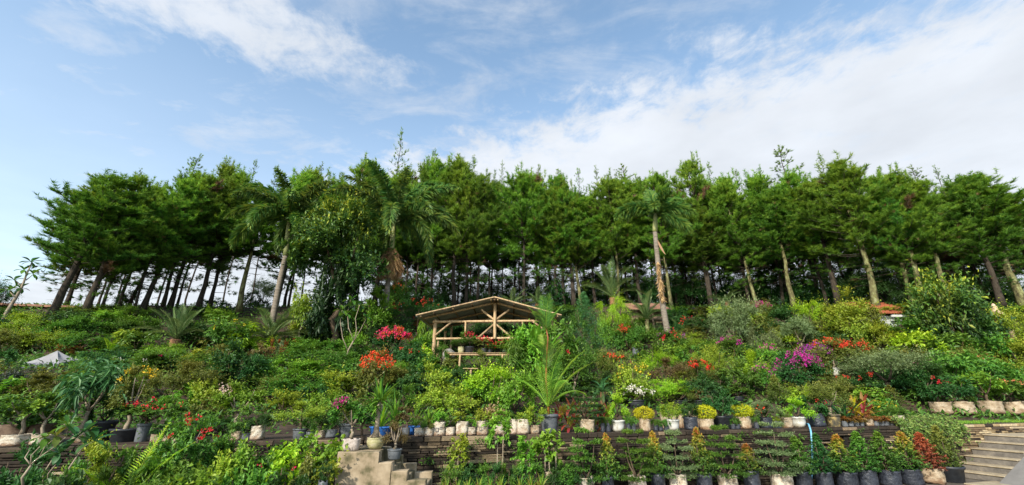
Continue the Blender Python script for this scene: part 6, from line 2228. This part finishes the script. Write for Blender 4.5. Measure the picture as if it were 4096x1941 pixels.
# heart leaved plants on canes
def caned(label, px, off, tp, cb, wc, col='bright', kind='he', canes=((0, 0),), pot=None):
    p = base(px, ('b', off))
    root = thing('heart_leaf_plant', label, 'plant', p, 'heart leaved plants on canes before the wall')
    m = mpp(p)
    zt_, zb = zat(tp, p.y) - p.z, zat(cb, p.y) - p.z
    h = 0
    if pot:
        h = .22; add_pot(root, pot, .2, h)
    mb = MB()
    for dx, lean in canes:
        mb.tube([(dx * m, 0, 0), (dx * m + lean * .5 * m, .01, zb * .6), (dx * m + lean * m, 0, zb + (zt_ - zb) * .4)], [.013, .012, .009], 6)
    link('cane', mb.mesh('canes', MATS['barkpale']), root, kind='stuff')
    nc_ = max(1, round((zt_ - zb) / (wc * m * .8)))
    for k_ in range(nc_):
        add_crown(root, kind, 'dome', col, (RND.uniform(-.02, .02), 0, zb + (zt_ - zb) * k_ / nc_ * .95), wc * m * (1 - .12 * k_), (zt_ - zb) / nc_ * 1.15)
    return root
caned('heart leaved plant on pale canes below the lipstick palm bucket', 550, .6, 434, 459, 31, 'bright', 'he', ((1, -2), (6, 1), (-5, 1)), 'tan')
caned('small heart leaved climber on two pale sticks', 525, .55, 438, 470, 18, 'bright', 'he', ((-4, 0), (5, 0)))
caned('heart leaved plant on a grey cane below the white sacks', 499, .5, 419, 441, 25, 'bright', 'he', ((-2, 0), (3, 1)))
caned('yellow green climber clinging to the wall beside the square hole', 457, .35, 436, 468, 19, 'yellow', 'he', ((0, 0),))
# left yard shrubs
for lab, px, off, tp, wc, kind, col, k in [
        ('dark green leafy shrub in the bottom left corner of the yard', 10, 1.2, 446, 40, 'ov', 'dark', {}),
        ('yellow olive shrub with arching sprays in the left yard', 98, 1.0, 440, 46, 'fi', 'yellow', {}),
        ('dark low shrub under the arching yellow sprays', 112, 1.5, 468, 44, 'fi', 'green', {}),
        ('shrub of pale rounded leaves right of the areca palm', 150, 1.3, 450, 34, 'he', 'bright', dict(bare=.2, stem='barkpale')),
        ('round leaved bluish shrub beneath the leaning trunk', 181, 1.4, 462, 30, 'he', 'green', {}),
        ('yellow tinged shrub right of the leaning trunk', 214, 1.2, 456, 36, 'ov', 'yellow', {}),
        ('low dark green creeper at the bottom edge of the left yard', 165, 1.9, 474, 50, 'fe', 'green', {}),
        ('green shrub under the red flowered leaning tree', 206, .7, 436, 34, 'ov', 'green', {}),
        ('leafy green shrub left of the small areca palm', 236, 1.0, 444, 34, 'ov', 'bright', dict(var=0)),
        ('low green shrub at the bottom edge below the small areca', 246, 1.7, 468, 44, 'ov', 'green', {}),
        ('large bright leaved shrub with red blooms below the yellow dome', 282, 1.2, 448, 46, 'he', 'lime', dict(fl=('f_red', 'cap', 3, .05), bare=.15)),
        ('bright leafy head on a pale stick below the yellow dome bucket', 301, .7, 434, 25, 'he', 'bright', dict(bare=.6, stem='barkpale', ns=3)),
        ('tall bright green shrub hard against the concrete block', 327, .8, 439, 33, 'he', 'bright', {}),
        ('yellow green lower shrub beside the concrete block foot', 326, 1.3, 461, 26, 'he', 'yellow', {}),
        ('olive shrub between the two bright leaved ones', 305, 1.25, 456, 24, 'ov', 'olive', {}),
        ('dark shrub at the bottom edge left of the concrete block', 292, 1.8, 474, 40, 'ov', 'dark', {}),
        ('dark green shrub under the forked frangipani', 46, 1.2, 472, 42, 'ov', 'dark', {}),
        ('green fine leaved shrub between the frangipanis and the arching yellow sprays', 76, 1.4, 462, 38, 'fi', 'green', {}),
        ('mid green shrub filling the wall foot left of the areca palm', 112, .6, 447, 32, 'ov', 'green', {}),
        ('green leafy shrub at the wall foot left of the leaning trunk', 140, .7, 446, 26, 'ov', 'green', {}),
        ('light green round leaved shrub at the bottom edge under the leaning trunk', 200, 1.9, 472, 40, 'he', 'bright', {}),
        ('mid green shrub against the wall right of the red flowered tree', 228, .55, 440, 32, 'ov', 'green', {}),
        ('green shrub against the wall left of the bright leafy head', 268, .6, 446, 36, 'he', 'green', {}),
        ('dark green shrub at the bottom edge right of the corner shrub', 70, 2.0, 474, 50, 'ov', 'dark', {})]:
    plant('yard_shrub', 'shrub', lab, px, ('g', off), tp, wc, kind, col, **k)
plant('flowering_tree', 'flowering tree', 'red flowered small tree with a leaning pale trunk in the left yard', 165, ('g', 1.0), 416, 46, 'ov', 'green', bare=.5, cpx=190, stem='barkpale', sr=.03, fl=('f_red', 'spots', 9, .05))
plant('grow_bag_plant', 'potted shrub', 'grey grow bag at the bottom edge left of the concrete block', 320, ('g', 1.5), 462, 14, 'fi', 'dark', pot=('greybag', 9, 481), bare=.3)

# bottom row: tiered trees and cone shaped shrubs in bags
TI = 'tiered little trees in pale sacks'
for lab, px, tp, wc, pk, pw, rim, col in [
        ('tiered little tree in a pale sack, first from the left below the tan sack', 587, 428, 34, 'sack', 17, 477, 'green'),
        ('tiered little tree with clear flat layers, second from the left', 638, 429, 37, 'sack', 17, 477, 'green'),
        ('tiered grey green little tree with open twigs, third from the left', 679, 430, 34, 'sack', 18, 475, 'grey'),
        ('tiered little tree below the wide black basin, fourth from the left', 728, 425, 36, 'sack', 18, 475, 'green'),
        ('tiered grey green little tree in a torn sack, last of its kind', 781, 422, 38, 'sack', 20, 473, 'grey')]:
    plant('tiered_tree', 'small tree', lab, px, ('g', .62), tp, wc, 'fi', col, form='tier', pot=(pk, pw, rim), grp=TI, bare=.06, ns=3, stem='barkbrown')
CO = 'cone shaped shrubs in black grow bags'
for lab, px, tp, wc, pw, rim, col, pk in [
        ('cone shrub with red tips in a black bag, first from the left', 609.5, 434, 20, 13, 476, 'redtip', 'navy'),
        ('cone shrub with orange leaves in a black bag, second from the left', 657, 432, 22, 15.5, 474, 'redtip', 'navy'),
        ('cone shrub with a tall red tip in a black bag, third from the left', 703.5, 428, 22, 15, 473, 'redtip', 'navy'),
        ('short orange tipped cone shrub in a black bag, fourth from the left', 752, 444, 22, 16, 471.5, 'redtip', 'navy'),
        ('greener cone shrub left of the blue hose', 803, 436, 23, 17, 471, 'green', 'navy'),
        ('dark green slim cone shrub right of the blue hose', 823.5, 434, 22, 16.5, 471, 'dark', 'navy'),
        ('orange topped cone shrub below the right wall hole', 845, 435, 26, 19, 470, 'redtip', 'navy'),
        ('plain green cone shrub right of the wall hole', 865.5, 432, 25, 19.5, 469, 'green', 'navy'),
        ('double headed green cone shrub second left of the red one', 887.5, 432, 24, 19, 468.5, 'green', 'navy'),
        ('orange tipped cone shrub just left of the red one', 909.5, 432, 25, 20, 467.5, 'redtip', 'navy'),
        ('dark red leaved shrub in a tan sack', 929, 433, 24, 21, 468.5, 'redleaf', 'tanbag'),
        ('olive shrub in a wide black pot beside the stairs', 948, 426, 22, 25, 465.5, 'olive', 'black')]:
    plant('cone_shrub', 'potted shrub', lab, px, ('g', .55), tp, wc * .92, 'ov', col, form='cone', pot=(pk, pw, rim), grp=CO, bare=.04, ns=3)

# trailing vine over the wall end
p = wall_pt(925, .1, Z1)
leafmat('vineleaf', [(.03, .07, .012), (.09, .17, .03), (.22, .30, .07)])
vine = thing('trailing_vine', 'green vine spilling over the end of the stone wall', 'vine', p)
rg = np.random.default_rng(33)
mb = MB(); PP = []; st_ = MB()
for i in range(95):
    s0 = rg.uniform(-1.25, 1.15); o0 = rg.uniform(0, .7)
    ln = rg.uniform(.15, .9) * (1.1 - .5 * abs(s0))
    a = np.array([s0 * WCOS - o0 * WSIN, s0 * WSIN + o0 * WCOS, rg.uniform(.04, .2)])
    e = np.array([s0 * WCOS + (.10 + rg.uniform(0, .12)) * WSIN, s0 * WSIN - (.10 + rg.uniform(0, .12)) * WCOS, .05])
    drop = e + [rg.uniform(-.05, .35), rg.uniform(-.15, .05), -ln]
    pts = np.array([a, a * .45 + e * .55 + [0, 0, .12], e, e * .5 + drop * .5 + rg.normal(size=3) * .03, drop])
    st_.tube(pts, .004, 3, cap=False)
    t = np.linspace(0, 4, 46)
    PP.append(np.stack([np.interp(t, range(5), pts[:, k]) for k in range(3)], 1) + rg.normal(size=(46, 3)) * .035)
PP = np.concatenate(PP); n = len(PP)
L_ = rg.uniform(.05, .10, n)
mb.leaves(PP, nrm(rg.normal(size=(n, 3)) + [.2, -.3, -.6]), nrm(rg.normal(size=(n, 3)) * .5 + [0, -.8, .7]), L_, L_ * .45, rg.uniform(.1, 1, n))
link('stem', st_.mesh('vine_stems', MATS['barkbrown']), vine, kind='stuff')
link('foliage', mb.mesh('vine_leaves', MATS['vineleaf']), vine, kind='stuff')
add_crown(vine, 'ov', 'dome', 'green', (-.9, .5, .05), .9, .3)

# boulder beside the pavilion
q = base(449, 366)
mb = MB()
rg = np.random.default_rng(6)
mb.lathe([(.001, 0), (.5, 0), (.56, .2), (.5, .45), (.3, .62), (.001, .66)], 12, noise=.06, seed=6)
solidmat('boulder', (.13, .12, .11), (.30, .28, .25), scale=5, rough=.95, bump=.5)
thing('boulder', 'rounded grey boulder beside the pavilion left post', 'rock', q, data=mb.mesh('boulder', MATS['boulder'])).scale = (.6, .5, 1)

# ------------------------------------------------------------------ the rest of the planting, where nothing sets one shrub apart from the next
rf = random.Random(8)
CUT = (' in ', ' on ', ' below', ' above', ' left', ' right', ' behind', ' between', ' beside', ' with ', ' under', ' at ', ' of ', ' across', ' along', ' directly', ' just', ' covering', ' hiding', ' before', ' against', ' touching', ' flecked', ' over ', ' covered', ' growing', ' beneath', ' hard', ',', ' to ')


def head(t):
    k = min([t.find(c) for c in CUT if t.find(c) > 0] + [len(t)])
    return t[:k]


HEADS = {}
for rx_, ry_, t in REFS:
    HEADS.setdefault(head(t), []).append((rx_, ry_))
GOOD = [(v[0][0], v[0][1], k) for k, v in HEADS.items() if len(v) == 1 and 3 <= len(k.split()) <= 6]
ADJ = {'green': 'mid green', 'dark': 'dark green', 'olive': 'olive', 'bright': 'light green', 'yellow': 'yellow green'}
KW = {'ov': 'leafy', 'fi': 'fine leaved', 'lg': 'large leaved'}
USED = set()
for py in range(316, 402, 9):
    px = -8 + rf.uniform(0, 12)
    while px < 1034:
        w = rf.uniform(22, 34)
        x = px + rf.uniform(-4, 4); b = py + rf.uniform(-3, 3); h = max(7, min(rf.uniform(13, 22), b - 307))
        busy = any(abs(hx - x) < hw * .38 and abs(hy - (b - h / 2)) < hh * .40 for (hx, hy, hw, hh) in HAND)
        inside = 436 < x < 556 and 322 < b < 372
        if not busy and not inside:
            col = rf.choice(('green', 'green', 'dark', 'olive', 'bright', 'dark', 'yellow') if x < 640 or x > 860 else ('olive', 'green', 'yellow', 'olive', 'dark', 'bright'))
            kind = rf.choice(('ov', 'lg', 'fi', 'lg', 'ov') if x < 880 else ('ov', 'lg', 'lg'))
            cy_ = b - h / 2
            lab = None
            for gx, gy, k in sorted(GOOD, key=lambda g: (g[0] - x) ** 2 + 3 * (g[1] - cy_) ** 2)[:6]:
                ddx, ddy = x - gx, cy_ - gy
                d_ = ('right of' if ddx > 0 else 'left of') if abs(ddx) > abs(ddy) * 1.3 else ('below' if ddy > 0 else 'above')
                lab = f'low {ADJ[col]} {KW[kind]} shrub just {d_} the {k}'
                if lab not in USED and len(lab.split()) <= 16:
                    break
            USED.add(lab)
            plant('bank_shrub', 'shrub', lab, x, b, b - h, w, kind, col, grp='low shrubs filling the bank', bare=.05)
            HAND.append((x, cy_, w, h))
        px += w * .8

# faded print on three of the sacks
mb = MB()
mb.box((-.18, -.006, .30), (.02, .006, .62)); mb.box((-.14, -.008, .36), (-.02, .008, .56), mat=1); mb.box((.10, -.006, .62), (.30, .006, .68)); mb.box((.10, -.006, .50), (.26, .006, .55))
solidmat('print_ink', (.06, .06, .07), (.14, .13, .13), scale=20, rough=.9)
PRINT = mb.mesh('print', [MATS['print_ink'], MATS['p_sack']])
for o in list(bpy.data.objects):
    lb = o.get('label', '')
    if lb.startswith(('tall printed white sack', 'tall white sack with square print', 'yellow dwarf shrub in a stamped')):
        for c in o.children:
            if c.name.startswith('sack'):
                c.rotation_euler = (0, 0, 0)
                link('print', PRINT, c, (0, -.492, 0), scale=(1, 1, 1) if 'stamped' not in lb else (.9, 1, .6))
